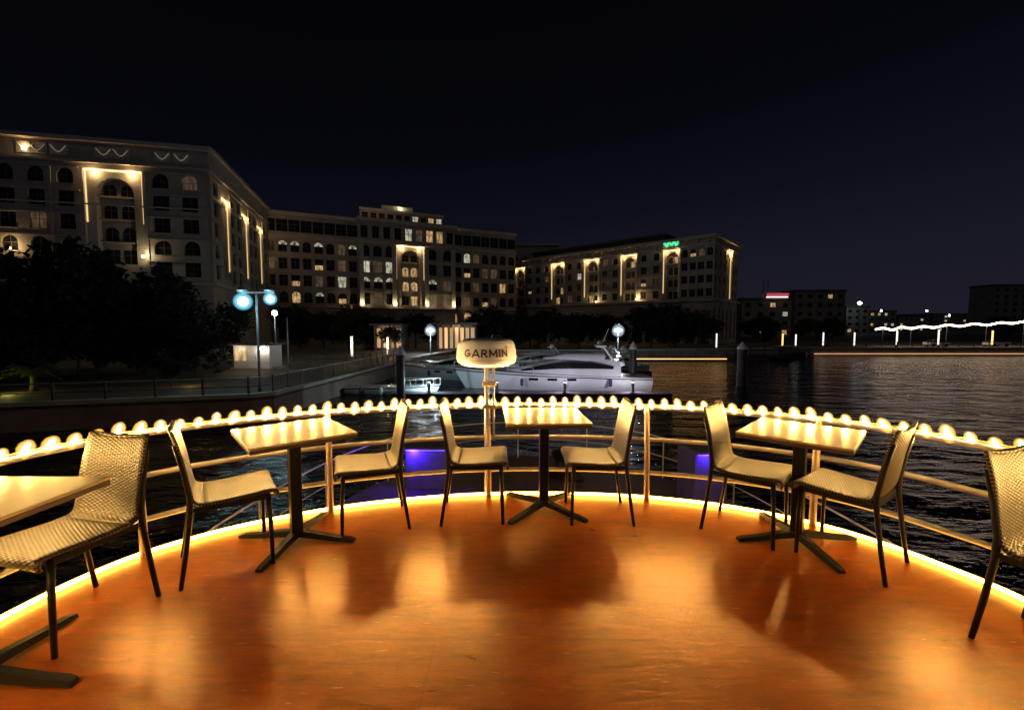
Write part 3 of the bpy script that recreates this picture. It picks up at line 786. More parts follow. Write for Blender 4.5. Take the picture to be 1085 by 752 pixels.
for i, s in enumerate(ports):
    a, b = s - 1.9, s + 1.9
    n = max(1, int((a - xs)/3.2))
    if a - xs > 1.5: S.grid(xs, a, zF, 5, 3.25, n, 1.9, 2.2, (1, 4), {})
    else: S.quad(xs, a, zF, ztop)
    S.quad(a, b, zF, zF+1.5); S.portal(a, b, zF+1.5, ztop-1.6, 1.0, 4, (), jam=.1); S.quad(a, b, ztop-1.6, ztop)
    xs = b
if WS - xs > 2: S.grid(xs, WS, zF, 5, 3.25, max(1, int((WS-xs)/3.2)), 1.9, 2.2, (1, 4), {})
S.quad(0, WS, ztop, 28.2)
S.bx(0.1, WS, 24.9, 25.2, .005, .35); S.bx(0, WS, 27.75, 28.3, .006, .8); S.bx(0, WS, 7.7, 8.15, .005, .45)
for px in (226, 229): S.bx(S.s_px(px)-.1, S.s_px(px)+.1, 25.9, 27.2, .01, .2)
S.finish()
d = MB(); a = Vector((-46, 67.5, 0)); b = a - uL*WL; c = b + uS*WS; e = a + uS*WS
d.prism([(p.x, p.y) for p in (b, a, e, c)], 28.15, 28.22); 
d.face([(b.x,b.y,QUAY_Z),(b.x,b.y,28.2),(c.x,c.y,28.2),(c.x,c.y,QUAY_Z)])
d.face([(c.x,c.y,QUAY_Z),(c.x,c.y,28.2),(e.x,e.y,28.2),(e.x,e.y,QUAY_Z)])
d.build('roof', M['roof'], rootL, world=True)

# ---- centre block
rootC = thing('hotel_main_block', 'central hotel block with stepped attic and a gold arch over its lit entrance', 'building', (-28, 115, QUAY_Z))
C0 = Vector((-59.5, 100.2, 0)); C1 = Vector((1.0, 127.5, 0)); WC = (C1-C0).length
F = Facade(rootC, C0, C1-C0)
zP, fh, zA = 6.4, 3.95, 22.2
sA, sB = F.s_px(379), F.s_px(480)       # projecting pavilion
sq0, sq1 = F.s_px(418), F.s_px(448)
# left range
F.grid(0, sA, zP, 4, fh, 9, 1.9, 2.6, (0, 3), {(3,2): 'fan', (3,3): 'fan', (3,5): 'fan', (2,5): 'half', (0,5): 'fan', (1,7): 'fan', (2,7): 'dim', (0,1): 'dim', (1,3): 'half', (2,1): 'dim', (0,3): 'warm', (1,0): 'dim', (0,7): 'half', (3,7): 'dim', (3,8): 'fan', (1, 5): 'dim'}, sill=.7)
F.grid(sB, WC, zP, 4, fh, 7, 1.9, 2.6, (0, 3), {(3,1): 'pale', (2,1): 'half', (3,2): 'dim', (1,2): 'dim', (0,1): 'dim', (0,3): 'half', (2,4): 'dim', (1,5): 'warm', (0,4): 'dim', (2,3): 'dim'}, sill=.7)
F.quad(0, sA, zA, 28); F.quad(sB, WC, zA, 28)
F.bx(0, sA, zA, zA+.55, .005, .6); F.bx(sB, WC, zA, zA+.55, .005, .6)
F.bx(0, sA, 27.3, 28.1, .005, .9); F.bx(sB, WC, 27.3, 28.1, .005, .9)
F.bx(0, sA, zP-.4, zP+.1, .005, .5); F.bx(sB, WC, zP-.4, zP+.1, .005, .5)
for k in range(9):      # attic windows
    s = sA*(k+.5)/9; F.window(s-1.2, s+1.2, 23.6, 26.4, False, -.04, 'dark')
for k in range(7):
    s = sB+(WC-sB)*(k+.5)/7; F.window(s-1.2, s+1.2, 23.6, 26.4, False, -.04, 'dark')
# ground floor arcade
F.quad(0, WC, QUAY_Z, 0.0 if False else -1.6)
na = 16
for k in range(na):
    a, b = WC*k/na, WC*(k+1)/na
    F.cell(a, b, -1.6, zP, a+.9, b-.9, -1.5, zP-1.2, .8, True)
    px = 542.5 + FPX*(F.P((a+b)/2, 0).x/F.P((a+b)/2, 0).y)
    kd = 'warm' if (398 < px < 430 or 464 < px < 505) else 'dim' if px > 440 else 'dark'
    F.window(a+.9, b-.9, -1.5, zP-1.2, True, .8, kd)
F.finish()
# pavilion
Fp = Facade(rootC, F.P(sA, 0, 1.6), C1-C0); wp = sB-sA; q0, q1 = sq0-sA, sq1-sA
Fp.grid(0, q0, zP, 4, fh, 3, 2.3, 2.8, (1, 3), {(2,0): 'fan', (2,1): 'dim', (1,1): 'fan', (1,0): 'fan', (0,1): 'dim', (2,2): 'pale', (1,2): 'fan'}, sill=.6)
Fp.grid(q1, wp, zP, 4, fh, 2, 2.3, 2.8, (1, 3), {(1,0): 'fan', (0,1): 'dim', (0,0): 'dim', (1,1): 'dim'}, sill=.6)
Fp.quad(q0, q1, zP, zP+.2); Fp.portal(q0, q1, zP+.2, zA-.1, 1.25, 4, {(0,1),(1,0),(1,1),(2,0),(2,1)}); Fp.quad(q0, q1, zA-.1, zA)
Fp.grid(0, wp, zA, 1, 5.4, 9, 1.7, 3.0, (), {(0,4): 'pale', (0,6): 'warm', (0,7): 'warm', (0,5): 'dim'}, sill=1.2)
Fp.quad(0, wp, QUAY_Z, zP); Fp.quad(0, wp, zA+5.4, 28)
Fp.bx(-.3, wp+.3, zA-.05, zA+.55, .005, .7); Fp.bx(-.5, wp+.5, 27.3, 28.15, .005, 1.1); Fp.bx(-.3, wp+.3, zP-.4, zP+.15, .005, .6)
for s in (0.55, q0-.5, q1+.5, wp-.55):
    Fp.bx(s-.55, s+.55, zP+.16, zA-.06, .005, .4)
    Fp.uplight(s, zP+.4, 130, (1, .74, .40), .95)
for s in (-.001, wp+.001):
    Fp.wall.face([Fp.P(s,QUAY_Z), Fp.P(s,QUAY_Z,-1.6), Fp.P(s,28,-1.6), Fp.P(s,28)])
# warm cornice wash
inv = parent_mat(rootC).inverted()
for s, pw in ((wp*.12, 110), (wp*.30, 60), (wp*.98, 30)): lamp('cornice_lamp', rootC, inv @ Fp.P(s, 29.0, .5), pw, (1, .62, .36), .2)
Fp.finish()
# stepped attic on top
At = Facade(rootC, F.P(sA+1.0, 0, -3.0), C1-C0); wa = wp-3
At.grid(0, wa, 28.1, 1, 3.4, 10, 1.5, 1.9, (), {(0,6): 'pale', (0,8): 'warm', (0,9): 'pale'}, sill=.8)
At.bx(-.3, wa+.3, 31.3, 31.8, .005, .5); At.bx(wa*.25, wa*.62, 31.8, 33.0, -3, -.2)
At.uplight(wa*.47, 32.0, 80, (.95, .9, .5), .6)
At.wall.face([At.P(0,28.1), At.P(0,28.1,-9), At.P(0,31.5,-9), At.P(0,31.5)]); At.wall.face([At.P(wa,28.1), At.P(wa,28.1,-9), At.P(wa,31.5,-9), At.P(wa,31.5)])
At.finish()
d = MB(); nn = F.n
def foot(Fx, s0, s1, o0, o1): return [(p.x, p.y) for p in (Fx.P(s0,0,o0), Fx.P(s1,0,o0), Fx.P(s1,0,o1), Fx.P(s0,0,o1))]
d.prism(foot(F, 0, WC, -.01, -18), 27.9, 28.05); d.prism(foot(Fp, 0, wp, -.01, -1.59), 27.9, 28.06); d.prism(foot(At, 0, wa, -.01, -9), 31.4, 31.55)
for s in (0, WC): d.face([F.P(s,QUAY_Z), F.P(s,QUAY_Z,-18), F.P(s,28,-18), F.P(s,28)])
d.build('roof', M['roof'], rootC, world=True)

# ---- right wing
rootR = thing('hotel_east_wing', 'long hotel wing at centre right with five gold-lit arches', 'building', (46, 100, QUAY_Z))
R0 = Vector((0.8, 141, 0)); R1 = Vector((46, 100, 0)); WR = (R1-R0).length
F = Facade(rootR, R0, R1-R0)
zP, fh = 7.8, 3.1; zT = zP+4*fh
xs = .0
PX = [((544, 557)), ((584, 599)), ((619, 636)), ((658, 676)), ((703, 722))]
lits = [set(), {(1, 1), (0, 0)}, {(0, 0)}, {(3, 1)}, {(3, 1)}]
F.quad(0, WR, 2.5, zP)
for i, (pa, pb) in enumerate(PX):
    a, b = F.s_px(pa), F.s_px(pb)
    n = max(1, round((a-xs)/3.0))
    if a - xs > 1: F.grid(xs, a, zP, 4, fh, n, 1.5, 1.75, (3,), {(3, 0): 'dim', (1, 2): 'dim'} if i == 3 else {(2, 1): 'pale', (0, 0): 'dim', (3, 2): 'half'} if i == 2 else {(2, 2): 'dim', (1, 0): 'half'}, sill=.7)
    else: F.quad(xs, a, zP, zT)
    F.portal(a, b, zP, zT-.2, 1.1 - .05*i, 4, lits[i], jam=.15); F.quad(a, b, zT-.2, zT)
    xs = b
F.grid(xs, WR, zP, 4, fh, 4, 1.6, 1.75, (3,), {(3, 1): 'half', (3, 2): 'dim'}, sill=.7)
F.quad(0, WR, zT, 22.3)
F.bx(0, WR+.3, zP-.45, zP+.1, .005, .8); F.bx(0, WR+.2, zT+.02, zT+.3, .005, .35); F.bx(0, WR+.6, 21.7, 22.4, .005, .9)
for k in range(24):     # frieze brackets
    s = WR*(k+.5)/24; F.bx(s-.25, s+.25, 20.8, 21.69, .006, .45)
a, b = F.s_px(704), F.s_px(721)
g = MB(); F.bx(a, b, zT+.35, zT+1.85, .46, .6, g); pn = g.build('sign_panel', M.setdefault('gdim', glow('green_sign_back', (.02, .6, .22), .10)), rootR, world=True)
g = MB()
for ph in (0, 1.3):
    g.tube([F.P(a+.15+(b-a-.3)*k/24, zT+1.1+.5*math.sin(k*.8+ph)*(1-.3*math.cos(k*.5)), .66) for k in range(25)], .09, 5)
g.build('sign_ornament', M['green_sign'], rootR, world=True)
F.uplight(F.s_px(676)+.4, zP+.5, 200, (1, .66, .26), .8); F.uplight(F.s_px(634), zP+.3, 120, (1, .8, .36), .8)
# podium arcade with columns
na = 18
for k in range(na):
    a, b = WR*k/na, WR*(k+1)/na
    F.cell(a, b, QUAY_Z, 2.5, a+.6, b-.6, QUAY_Z+.1, 2.0, 1.2, True)
    F.window(a+.6, b-.6, QUAY_Z+.1, 2.0, True, 1.2, 'dim' if k in (4, 5, 9) else 'dark')
F.bx(0, WR, 2.3, 2.8, .005, .5)
F.finish()
E_ = Facade(rootR, R1, (R0-R1).cross(Vector((0,0,1))) * 1); 
if E_.u.y < 0: E_ = Facade(rootR, R1, -((R0-R1).cross(Vector((0,0,1)))))
WE = 19.0
sa, sb = 9.6, 13.6
E_.grid(0, sa, zP, 4, fh, 3, 1.5, 1.75, (3,), {}, sill=.7); E_.portal(sa, sb, zP, zT-.2, 1.5, 4, (), jam=.05); E_.quad(sa, sb, zT-.2, zT); E_.grid(sb, WE, zP, 4, fh, 2, 1.5, 1.75, (3,), {}, sill=.7)
E_.quad(0, WE, zT, 22.3); E_.bx(.1, WE+.5, 21.7, 22.4, .006, .9); E_.bx(.1, WE, zP-.45, zP+.1, .006, .8); E_.bx(.1, WE, zT+.02, zT+.3, .006, .35)
E_.grid(0, WE, QUAY_Z, 1, zP-QUAY_Z, 6, 1.6, 7.5, (0,), {}, sill=1.0)
E_.finish()
d = MB()
d.prism(foot(F, 0, WR, -.01, -WE+.1), 22.2, 22.3)
d.box((0,0,0),(1,1,1)) if False else None
d.prism(foot(F, 4, WR-14, -5, -WE+2), 22.31, 24.6); d.prism(foot(F, 3.4, WR-13.4, -4.4, -WE+1.4), 24.601, 25.2)
d.build('roof', M['roof'], rootR, world=True)
# link block behind, between the two wings
t = thing('hotel_link_block', 'dark set-back hotel block joining the central block and right wing', 'building', (2, 146, QUAY_Z))
Lk = Facade(t, (-10, 150), (1, 0.02)); Lk.quad(0, 26, QUAY_Z, 8)
Lk.grid(0, 26, 8, 5, 3.6, 8, 1.8, 2.2, (4,), {(3, 3): 'dim', (4, 4): 'half'}, sill=.8); Lk.quad(0, 26, 26, 29.5); Lk.bx(0, 26, 28.9, 29.6, .005, .8); Lk.finish()
d = MB(); d.prism(foot(Lk, 0, 26, -.01, -14), 29.4, 29.5); d.build('roof', M['roof'], t, world=True)

# ================================================================== promenade furniture
def street_lamp(x, y, h, label, heads, lampm, power, color, group=None, r=.28, base=QUAY_Z):
    t = thing('street_lamp', label, 'street lamp', (x, y, base), 0, group)
    d = MB(); d.tube([(0,0,0),(0,0,.5),(0,0,h-.15)], [.13,.085,.055], 10); d.build('pole', M['pole_paint'], t, True)
    if heads == 2:
        d = MB(); d.box((-1.15,-.05,h-.15),(1.15,.05,h-.06)); d.build('cross_arm', M['pole_paint'], t)
        for s in (-1, 1):
            d = MB(); d.lathe([(.05,.0),(.30,.03),(.34,.10),(.20,.26),(.03,.30)], (s*.85,0,h-.06), 16); hd = d.build('lamp_head', M['pole_paint'], t, True, sharp=40)
            d = MB(); q_ = .58 if s < 0 else .42
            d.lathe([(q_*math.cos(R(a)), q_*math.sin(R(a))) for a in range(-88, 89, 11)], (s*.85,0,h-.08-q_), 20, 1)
            d.lathe([(q_*.5*math.cos(R(a)), q_*.5*math.sin(R(a))) for a in range(-88, 89, 22)], (s*.85,0,h-.08-q_), 12, 0); d.build('globe', [lampm, M['cyan_glow_shell']], hd, True)  # outer sphere imitates the lamp's halo, inner one is the lit core
            lamp('lamp_light', t, (s*.85, -.75, h-.5), power, color, .15)
    else:
        d = MB(); d.lathe([(.05,-.16),(.16,-.12),(r*.9,0),(r,.14),(r*.8,.32),(r*.3,.42)], (0,0,h), 16); d.build('lantern', lampm, t, True)
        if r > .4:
            d = MB(); d.lathe([(r*1.7*math.cos(R(a)), r*1.7*math.sin(R(a))) for a in range(-88, 89, 11)], (0,0,h+.1), 20); d.build('globe', M['white_glow_shell'], t, True)  # oversize emissive sphere imitates the glow round the lantern
        d = MB(); d.lathe([(r*1.15,0),(r*.6,.12),(.04,.2)], (0,0,h+(.425 if r < .4 else 1.05)), 16); d.build('cap', M['pole_paint'], t, True)
        lamp('lamp_light', t, (0, -r*1.7-.25, h+.1), power, color, .15)
    return t
p = atz(273, 417, QUAY_Z); street_lamp(p.x-.2, p.y+.6, 6.35, 'tall street lamp with two cyan-white floodlight heads at the quay corner', 2, M['cyan_led'], 60, (.45, .85, 1.0))
for px, py, Y, lb, mt, pw, c, r in ((291, 333, 52, 'street lamp with one small white globe right of the twin-headed lamp', M['white_led'], 120, (.7, .92, 1), .3),
                             (456, 351, 66, 'street lamp with a bright white globe left above the radar dome', M['white_led'], 1100, (.82, .93, 1), .55),
                             (655, 351, 66, 'street lamp with a bright bluish globe in front of the five-arched wing', M['white_led'], 1100, (.80, .88, 1), .6),
                             (220, 347, 58, 'faint street lamp half hidden among the dark trees at the left', M['white_lantern'], 40, (1, .95, .9), .28)):
    q = aty(px, py, Y); street_lamp(q.x, q.y, q.z - QUAY_Z, lb, 1, mt, pw, c, None, r)
# slim flag-less pole beside it
q = aty(304, 336, 46); d = MB(); d.tube([(q.x, 46, QUAY_Z), (q.x, 46, q.z)], [.09, .05], 8); tag(d.build('mast', M['white_paint'], None, True), 'plain slim white pole right of the small white globe lamp', 'pole')

# lantern columns along the quays
def column(px, py0, py1, Y, lb, mt, wd=.16):
    a = aty(px, py1, Y); z0 = QUAY_Z; top = aty(px, py0, Y).z
    t = thing('lantern_column', lb, 'bollard light', (a.x, Y, z0), 0, 'lantern columns along the quay')
    d = MB(); d.box((-wd,-wd,0),(wd,wd,max(.2, (a.z-z0)))); d.build('plinth', M['pole_paint'], t)
    d = MB(); d.lathe([(wd*.8,0),(wd*.8,top-max(a.z, z0+.2)-.05)], (0,0,max(.2,(a.z-z0))), 10); d.build('lantern', mt, t, True)
    d = MB(); d.lathe([(wd*1.3,0),(wd*1.3,.08),(wd*.5,.2)], (0,0,top-z0-.05), 10); d.build('cap', M['pole_paint'], t, True)
    if px < 600: lamp('lamp_light', t, (0, -.5, (top-z0)*.7), 70, (1, .68, .38), .1)
    return t
# built further down with their labels
for px, y0, y1, Y, lb, mt in (
    (373, 356, 377, 50, 'glowing lantern column behind the picket railing, left of the gold-lit tree', M['warm_lantern']),
    (411, 357, 376, 56, 'glowing lantern column under the orange-lit tree by the yachts', M['warm_lantern']),
    (759, 353, 368, 82.5, 'lantern column at the right foot of the five-arched wing', M['white_lantern']),
    (829, 353, 366, 86.5, 'orange-tinted lantern column left of the dark block of flats', M['orange_lantern']),
    (843, 354, 366, 86.5, 'small white lantern column just right of the orange-tinted one', M['white_lantern']),
    (872, 352, 366, 86.5, 'lantern column in front of the dark block of flats', M['white_lantern']),
    (905, 352, 366, 86.5, 'lantern column under the bluish rooftop lamp', M['white_lantern']),
    (950, 350, 365, 86.5, 'lantern column under the left end of the rippling light rope', M['warm_lantern']),
    (994, 349, 365, 86.5, 'lantern column under the middle of the rippling light rope', M['warm_lantern']),
    (1051, 350, 365, 86.5, 'lantern column with a double warm glow under the rippling light rope, rightmost', M['orange_lantern'])):
    column(px, y0, y1, Y, lb, mt)

# kiosk
k0 = atz(262, 393, QUAY_Z)
t = thing('kiosk', 'small white kiosk with warm wall lamps on the left promenade', 'kiosk', (k0.x, 41, QUAY_Z))
d = MB(); d.box((-1.9,-.2,0),(1.9,2.4,.25)); d.build('step', M['coping'], t)
d = MB(); d.box((-1.65,0,.252),(1.75,2.2,2.35)); d.build('wall', M['kiosk'], t)
d = MB(); d.box((-1.95,-.5,2.36),(2.0,2.5,2.55)); d.build('roof', M['roof'], t, bevel=.03)
for x in (-1.3, -.7): 
    d = MB(); d.box((x-.22,-.03,.9),(x+.22,-.004,2.2)); d.build('window', M['lit_warm'], t)
d = MB(); d.box((-.25,-.035,.26),(.55,-.004,2.2)); dr = d.build('door', M['white_paint'], t)
d = MB(); d.box((.45,-.075,1.1),(.49,-.04,1.35)); d.build('handle', M['steel'], dr)
for x in (.95, 1.5):
    d = MB(); d.box((x-.09,-.2,1.95),(x+.09,-.05,2.2)); d.build('wall_lamp', M['warm_lantern'], t)
    lamp('wall_lamp_light', t, (x, -.45, 2.0), 22, (1, .82, .62), .08)
lamp('wall_lamp_light', t, (-1.0, -.6, 2.0), 25, (1, .74, .45), .08)

# ------------------------------------------------------------------ yachts
def yacht(name, label, x, y, rz, L, flip=1, cabin=True, group='white motor yachts moored in the marina', color=None):
    t = thing(name, label, 'yacht', (x, y, WATER_Z), rz, group); B = L*.13; H = L*.092
    gel = color or M['gel']
    st = [0, .08, .25, .45, .62, .76, .87, .95, 1.0]
    hw = [.88, .95, 1.0, 1.0, .94, .78, .52, .25, .03]
    sh = [.80, .82, .86, .92, .98, 1.05, 1.12, 1.18, 1.22]
    d = MB(); secs = []
    for s, a, h in zip(st, hw, sh):
        X = (s-.5)*L; rake = max(0, s-.8)*L*.35; b = B*a
        secs.append([(X+rake, -b, H*h), (X+rake*.7, -b*.97, H*h*.62), (X+rake*.2, -b*.80, H*.12), (X-rake*.2, -b*.45, -H*.25), (X-rake*.2, b*.45, -H*.25), (X+rake*.2, b*.80, H*.12), (X+rake*.7, b*.97, H*h*.62), (X+rake, b, H*h)])
    d.loft(secs); d.build('hull', gel, t, True, sharp=35)
    d = MB(); up = [[(s[0][0], s[0][1]*.96, s[0][2]-.02), (s[0][0], 0, s[0][2]+B*.05), (s[-1][0], s[-1][1]*.96, s[-1][2]-.02)] for s in secs]
    d.loft(up, 0, False); d.build('deck', gel, t, True)
    d = MB()
    for sgn in (-1, 1):
        d.tube([(s[0][0], sgn*abs(s[0][1])*1.005, s[0][2]*.90) for s in secs], .045, 6)
    d.build('rub_rail', M['rubber'], t, True)
    def shell(sts, nm, m, zoff, smooth=True):
        d = MB(); sec = []
        for s, wv, h in sts:
            X = (s-.5)*L; b = B*wv; z0 = H*zoff; z1 = H*h
            sec.append([(X, -b, z0), (X, -b*.92, z0+(z1-z0)*.55), (X, -b*.70, z0+(z1-z0)*.92), (X, 0, z1), (X, b*.70, z0+(z1-z0)*.92), (X, b*.92, z0+(z1-z0)*.55), (X, b, z0)])
        d.loft(sec); return d.build(nm, m, t, smooth, sharp=40)
    if cabin:
        shell([(.16,.72,1.78),(.22,.76,1.86),(.38,.78,1.90),(.50,.74,1.82),(.60,.66,1.60),(.70,.54,1.32),(.80,.34,1.12)], 'cabin', gel, .86)
        shell([(.24,.60,2.18),(.34,.62,2.24),(.44,.56,2.22),(.52,.44,2.0),(.57,.3,1.9)], 'flybridge', gel, 1.8)
        for sgn in (-1, 1):
            d = MB()
            pts_t = [(.20,1.44),(.30,1.60),(.42,1.66),(.52,1.58),(.62,1.38),(.69,1.18)]
            pts_b = [(.20,1.28),(.30,1.30),(.42,1.30),(.52,1.26),(.62,1.18),(.69,1.12)]
            wv = [.75,.77,.77,.725,.645,.57]
            for i in range(5):
                q = []
                for (s, z), wz in ((pts_b[i],wv[i]),(pts_b[i+1],wv[i+1])): q.append(((s-.5)*L, sgn*B*wz*1.0, H*z))
                for (s, z), wz in ((pts_t[i+1],wv[i+1]),(pts_t[i],wv[i])): q.append(((s-.5)*L, sgn*B*wz*.965, H*z))
                d.face(q if sgn < 0 else q[::-1])
            o = d.build('side_window', M['smoked'], t)
            s_ = o.modifiers.new('solid', 'SOLIDIFY'); s_.thickness = .05; s_.offset = 1 
        d = MB()
        for sgn in (-1, 1): d.tube([((.20-.5)*L, sgn*B*.6, H*1.8), ((.25-.5)*L, sgn*B*.52, H*2.55)], .10, 6)
        d.box(((.235-.5)*L, -B*.54, H*2.5), ((.285-.5)*L, B*.54, H*2.62)); d.build('radar_arch', gel, t)
        d = MB()
        for k, s in enumerate((.42, .52, .62)):
            for sgn in (-1, 1):
                i = k+3; bw_ = B*.985
                X = (s-.5)*L; d.box((X-.42*L/17, sgn*bw_*(.99 if s<.6 else .94)-.03, H*.62), (X+.42*L/17, sgn*bw_*(.99 if s<.6 else .94)+.03, H*.76))
        d.build('porthole', M['smoked'], t)
    d = MB(); rl = []
    for sgn in (-1, 1):
        c = [(s[0][0], sgn*abs(s[0][1])*.92, s[0][2]+.55) for s in secs[4:]]
        d.tube(c, .022, 5)
        for s in secs[4:]: d.tube([(s[0][0], sgn*abs(s[0][1])*.92, s[0][2]-.03), (s[0][0], sgn*abs(s[0][1])*.92, s[0][2]+.55)], .016, 5)
    d.build('bow_rail', M['steel'], t)
    for k, sx in enumerate((-.28, -.05, .18)):
        for sgn in (-1, 1):
            d = MB(); d.lathe([(.04,-.34),(.14,-.26),(.15,.2),(.05,.32)], (sx*L, sgn*(B*1.02+.12), H*.55), 10); d.build('fender', M['navy'] if k != 1 else M['white_paint'], t, True)
    if cabin:
        d = MB(); d.tube([(-.24*L, B*.3, H*2.5), (-.28*L, B*.32, H*3.6)], .025, 5); d.build('antenna', M['white_paint'], t)
        d = MB(); d.lathe([(.05,0),(.28,.05),(.30,.2),(.18,.36),(.02,.4)], (-.24*L, 0, H*2.62), 14); d.build('dome_antenna', M['white_paint'], t, True)
    return t
yacht('motor_yacht', 'big white motor yacht lying across, directly behind the radar dome', 4.0, 39.5, math.pi - .08, 16.5)
yacht('motor_yacht', 'white motor yacht in cyan light, left of the radar dome', -5.6, 46.5, math.pi - .35, 14.5)
yacht('motor_yacht', 'white motor yacht farther off behind the big one, near the bluish globe lamp', 9.2, 52.5, math.pi + .12, 12.5)
yacht('motor_yacht', 'low white motor boat moored below the picket railing', -10.2, 36.2, -.1, 7.5, cabin=False)
yacht('motor_yacht', 'small white motor yacht showing its bow right of the dark middle pile', 7.5, 45.5, math.pi*.97, 8.5)
yacht('motor_yacht', 'white motor yacht far behind, seen just right of the radar dome', 2.6, 57.5, math.pi + .3, 12.0)
yacht('motor_yacht', 'white cabin cruiser far behind, between the radar dome and the cyan-lit yacht', -2.6, 60, math.pi - .6, 10.5)
yacht('motor_yacht', 'white cabin cruiser farthest right among the moored yachts', 11.6, 56, math.pi - .1, 11.5)
yacht('motor_yacht', 'white cabin cruiser at the left end of the inner pontoon, behind the cyan-lit yacht', -6.6, 57, math.pi - .2, 10.0)
t = thing('added_inner_pontoon', 'second grey pontoon added between the nearer and the farther yachts', 'pontoon', (3, 51.5, WATER_Z))  # added to carry lamps that brighten the rear yachts
d = MB(); d.box((-6.5, 50.9, WATER_Z-.1), (16.5, 52.0, WATER_Z+.4)); d.build('float', M['dark_plank'], t, world=True)
for x, pw, c, lb in ((-3.4, 330, (.75, .95, 1), 'far added fill-light pedestal left of the radar dome'), (4.8, 330, (.86, .84, 1), 'far added fill-light pedestal behind the big yacht'), (12.4, 330, (.9, .88, 1), 'far added fill-light pedestal at the right end of the inner pontoon')):
    p_ = thing('hull_fill_pedestal', lb, 'dock pedestal', (x, 51.4, WATER_Z+.402), 0, 'lit pedestals on the added pontoons')
    d = MB(); d.box((-.11,-.11,0),(.11,.11,.75)); d.build('body', M['white_paint'], p_, bevel=.015)
    d = MB(); d.box((-.10,-.10,.752),(.10,.10,.90)); d.build('lamp', M['white_lantern'], p_, bevel=.01)
    d = MB(); d.box((-.13,-.13,.902),(.13,.13,.95)); d.build('cap', M['navy'], p_)
    lamp('lamp_light', p_, (0, .22, .84), pw, c, .08)  # fill lamp added for the farther hulls
# pontoon added in front of the yachts to carry hull-lighting pedestals
t = thing('added_finger_pontoon', 'low grey finger pontoon added in front of the white yachts', 'pontoon', (2, 34.2, WATER_Z))
d = MB(); d.box((-9.5, 33.6, WATER_Z-.1), (12.5, 34.9, WATER_Z+.4)); d.build('float', M['dark_plank'], t, world=True)
d = MB(); d.box((-9.5, 33.55, WATER_Z+.25), (12.5, 33.597, WATER_Z+.38)); d.build('fender', M['rubber'], t, world=True)
for x, pw, c, lb in ((-6.6, 330, (.62, .95, 1), 'added fill-light pedestal on the finger pontoon by the cyan-lit yacht'), (-1.2, 170, (.86, .80, 1), 'added fill-light pedestal below the radar dome on the finger pontoon'),
                  (4.2, 230, (.84, .78, 1), 'added fill-light pedestal amidships of the big yacht'), (9.6, 250, (.95, .88, 1), 'lit service pedestal at the stern of the big yacht')):
    t = thing('hull_fill_pedestal', lb, 'dock pedestal', (x, 34.3, WATER_Z+.402), 0, 'lit pedestals on the added pontoons')
    d = MB(); d.box((-.11,-.11,0),(.11,.11,.75)); d.build('body', M['white_paint'], t, bevel=.015)
    d = MB(); d.box((-.10,-.10,.752),(.10,.10,.90)); d.build('lamp', M['white_lantern'], t, bevel=.01)
    d = MB(); d.box((-.13,-.13,.902),(.13,.13,.95)); d.build('cap', M['navy'], t)
    lamp('lamp_light', t, (0, .22, .84), pw, c, .08)  # fill lamp aimed at the near hull sides
# mooring piles
for px, Y, ptop, wd, lb in ((424, 33, 366, .33, 'black mooring pile with white cone cap beside the cyan-lit yacht'),
                            (671, 40, 362, .33, 'black mooring pile at the right end of the white yachts'),
                            (787, 41, 362, .42, 'thick dark mooring pile with pale cone cap standing in open water')):
    q = aty(px, ptop, Y); t = thing('mooring_pile', lb, 'mooring pile', (q.x, Y, WATER_Z), 0, 'mooring piles in the marina')
    hh = q.z - WATER_Z
    d = MB(); d.tube([(0,0,-.6),(0,0,hh-.7)], wd, 14); d.build('shaft', M['pile'], t, True, sharp=40)
    d = MB(); d.lathe([(wd*1.1,hh-.7),(wd*1.1,hh-.55),(.05,hh)], n=14); d.build('cap', M['pile_cap'], t, True, sharp=40)
# pontoon with orange light along its edge
t = thing('pontoon_walkway', 'low floating pontoon with a railing and orange light under its edge', 'pontoon', (21, 70, WATER_Z))
d = MB(); d.box((10.5, 69.4, WATER_Z+.25), (34.5, 71.6, WATER_Z+.75)); d.build('float', M['dark_plank'], t, world=True)
d = MB(); d.box((10.6, 69.33, WATER_Z+.42), (34.4, 69.39, WATER_Z+.52)); d.build('light_strip', M.setdefault('pont', glow('pontoon_light', (1, .46, .13), 3.0)), t, world=True)
d = MB(); d.tube([(10.7, 69.6, WATER_Z+1.8), (34.3, 69.6, WATER_Z+1.8)], .04, 6); d.build('handrail', M['rail_pale'], t, world=True)
for k in range(11):
    x = 10.8+k*2.34; d = MB(); d.tube([(x,69.6,WATER_Z+.75),(x,69.6,WATER_Z+1.8)], .035, 6); d.build('post', M['rail_dark'], t, world=True)
t = thing('gangway', 'dark covered gangway landing beside the thick mooring pile', 'gangway', (42, 74, WATER_Z))
d = MB(); d.box((37.5, 73, WATER_Z+.3), (46, 76, WATER_Z+.9)); d.build('float', M['hull_dark'], t, world=True)
d = MB(); d.box((37.5, 73, WATER_Z+2.5), (43, 76, WATER_Z+2.7)); d.build('canopy', M['roof'], t, world=True)
for x in (37.8, 40.2, 42.7):
    d = MB(); d.box((x-.08,73.1,WATER_Z+.9),(x+.08,73.26,WATER_Z+2.5)); d.build('post', M['hull_dark'], t, world=True)
t = thing('moored_workboat', 'small dark workboat moored at the gangway by the far quay', 'boat', (48.5, 76, WATER_Z))
d = MB(); d.loft([[(x, -b, .9+e), (x, -b*.6, -.2), (x, b*.6, -.2), (x, b, .9+e)] for x, b, e in ((-3,.9,0),(-1,1.1,0),(1,1.1,.05),(2.4,.7,.25),(3.3,.05,.45))]); d.build('hull', M['hull_dark'], t)
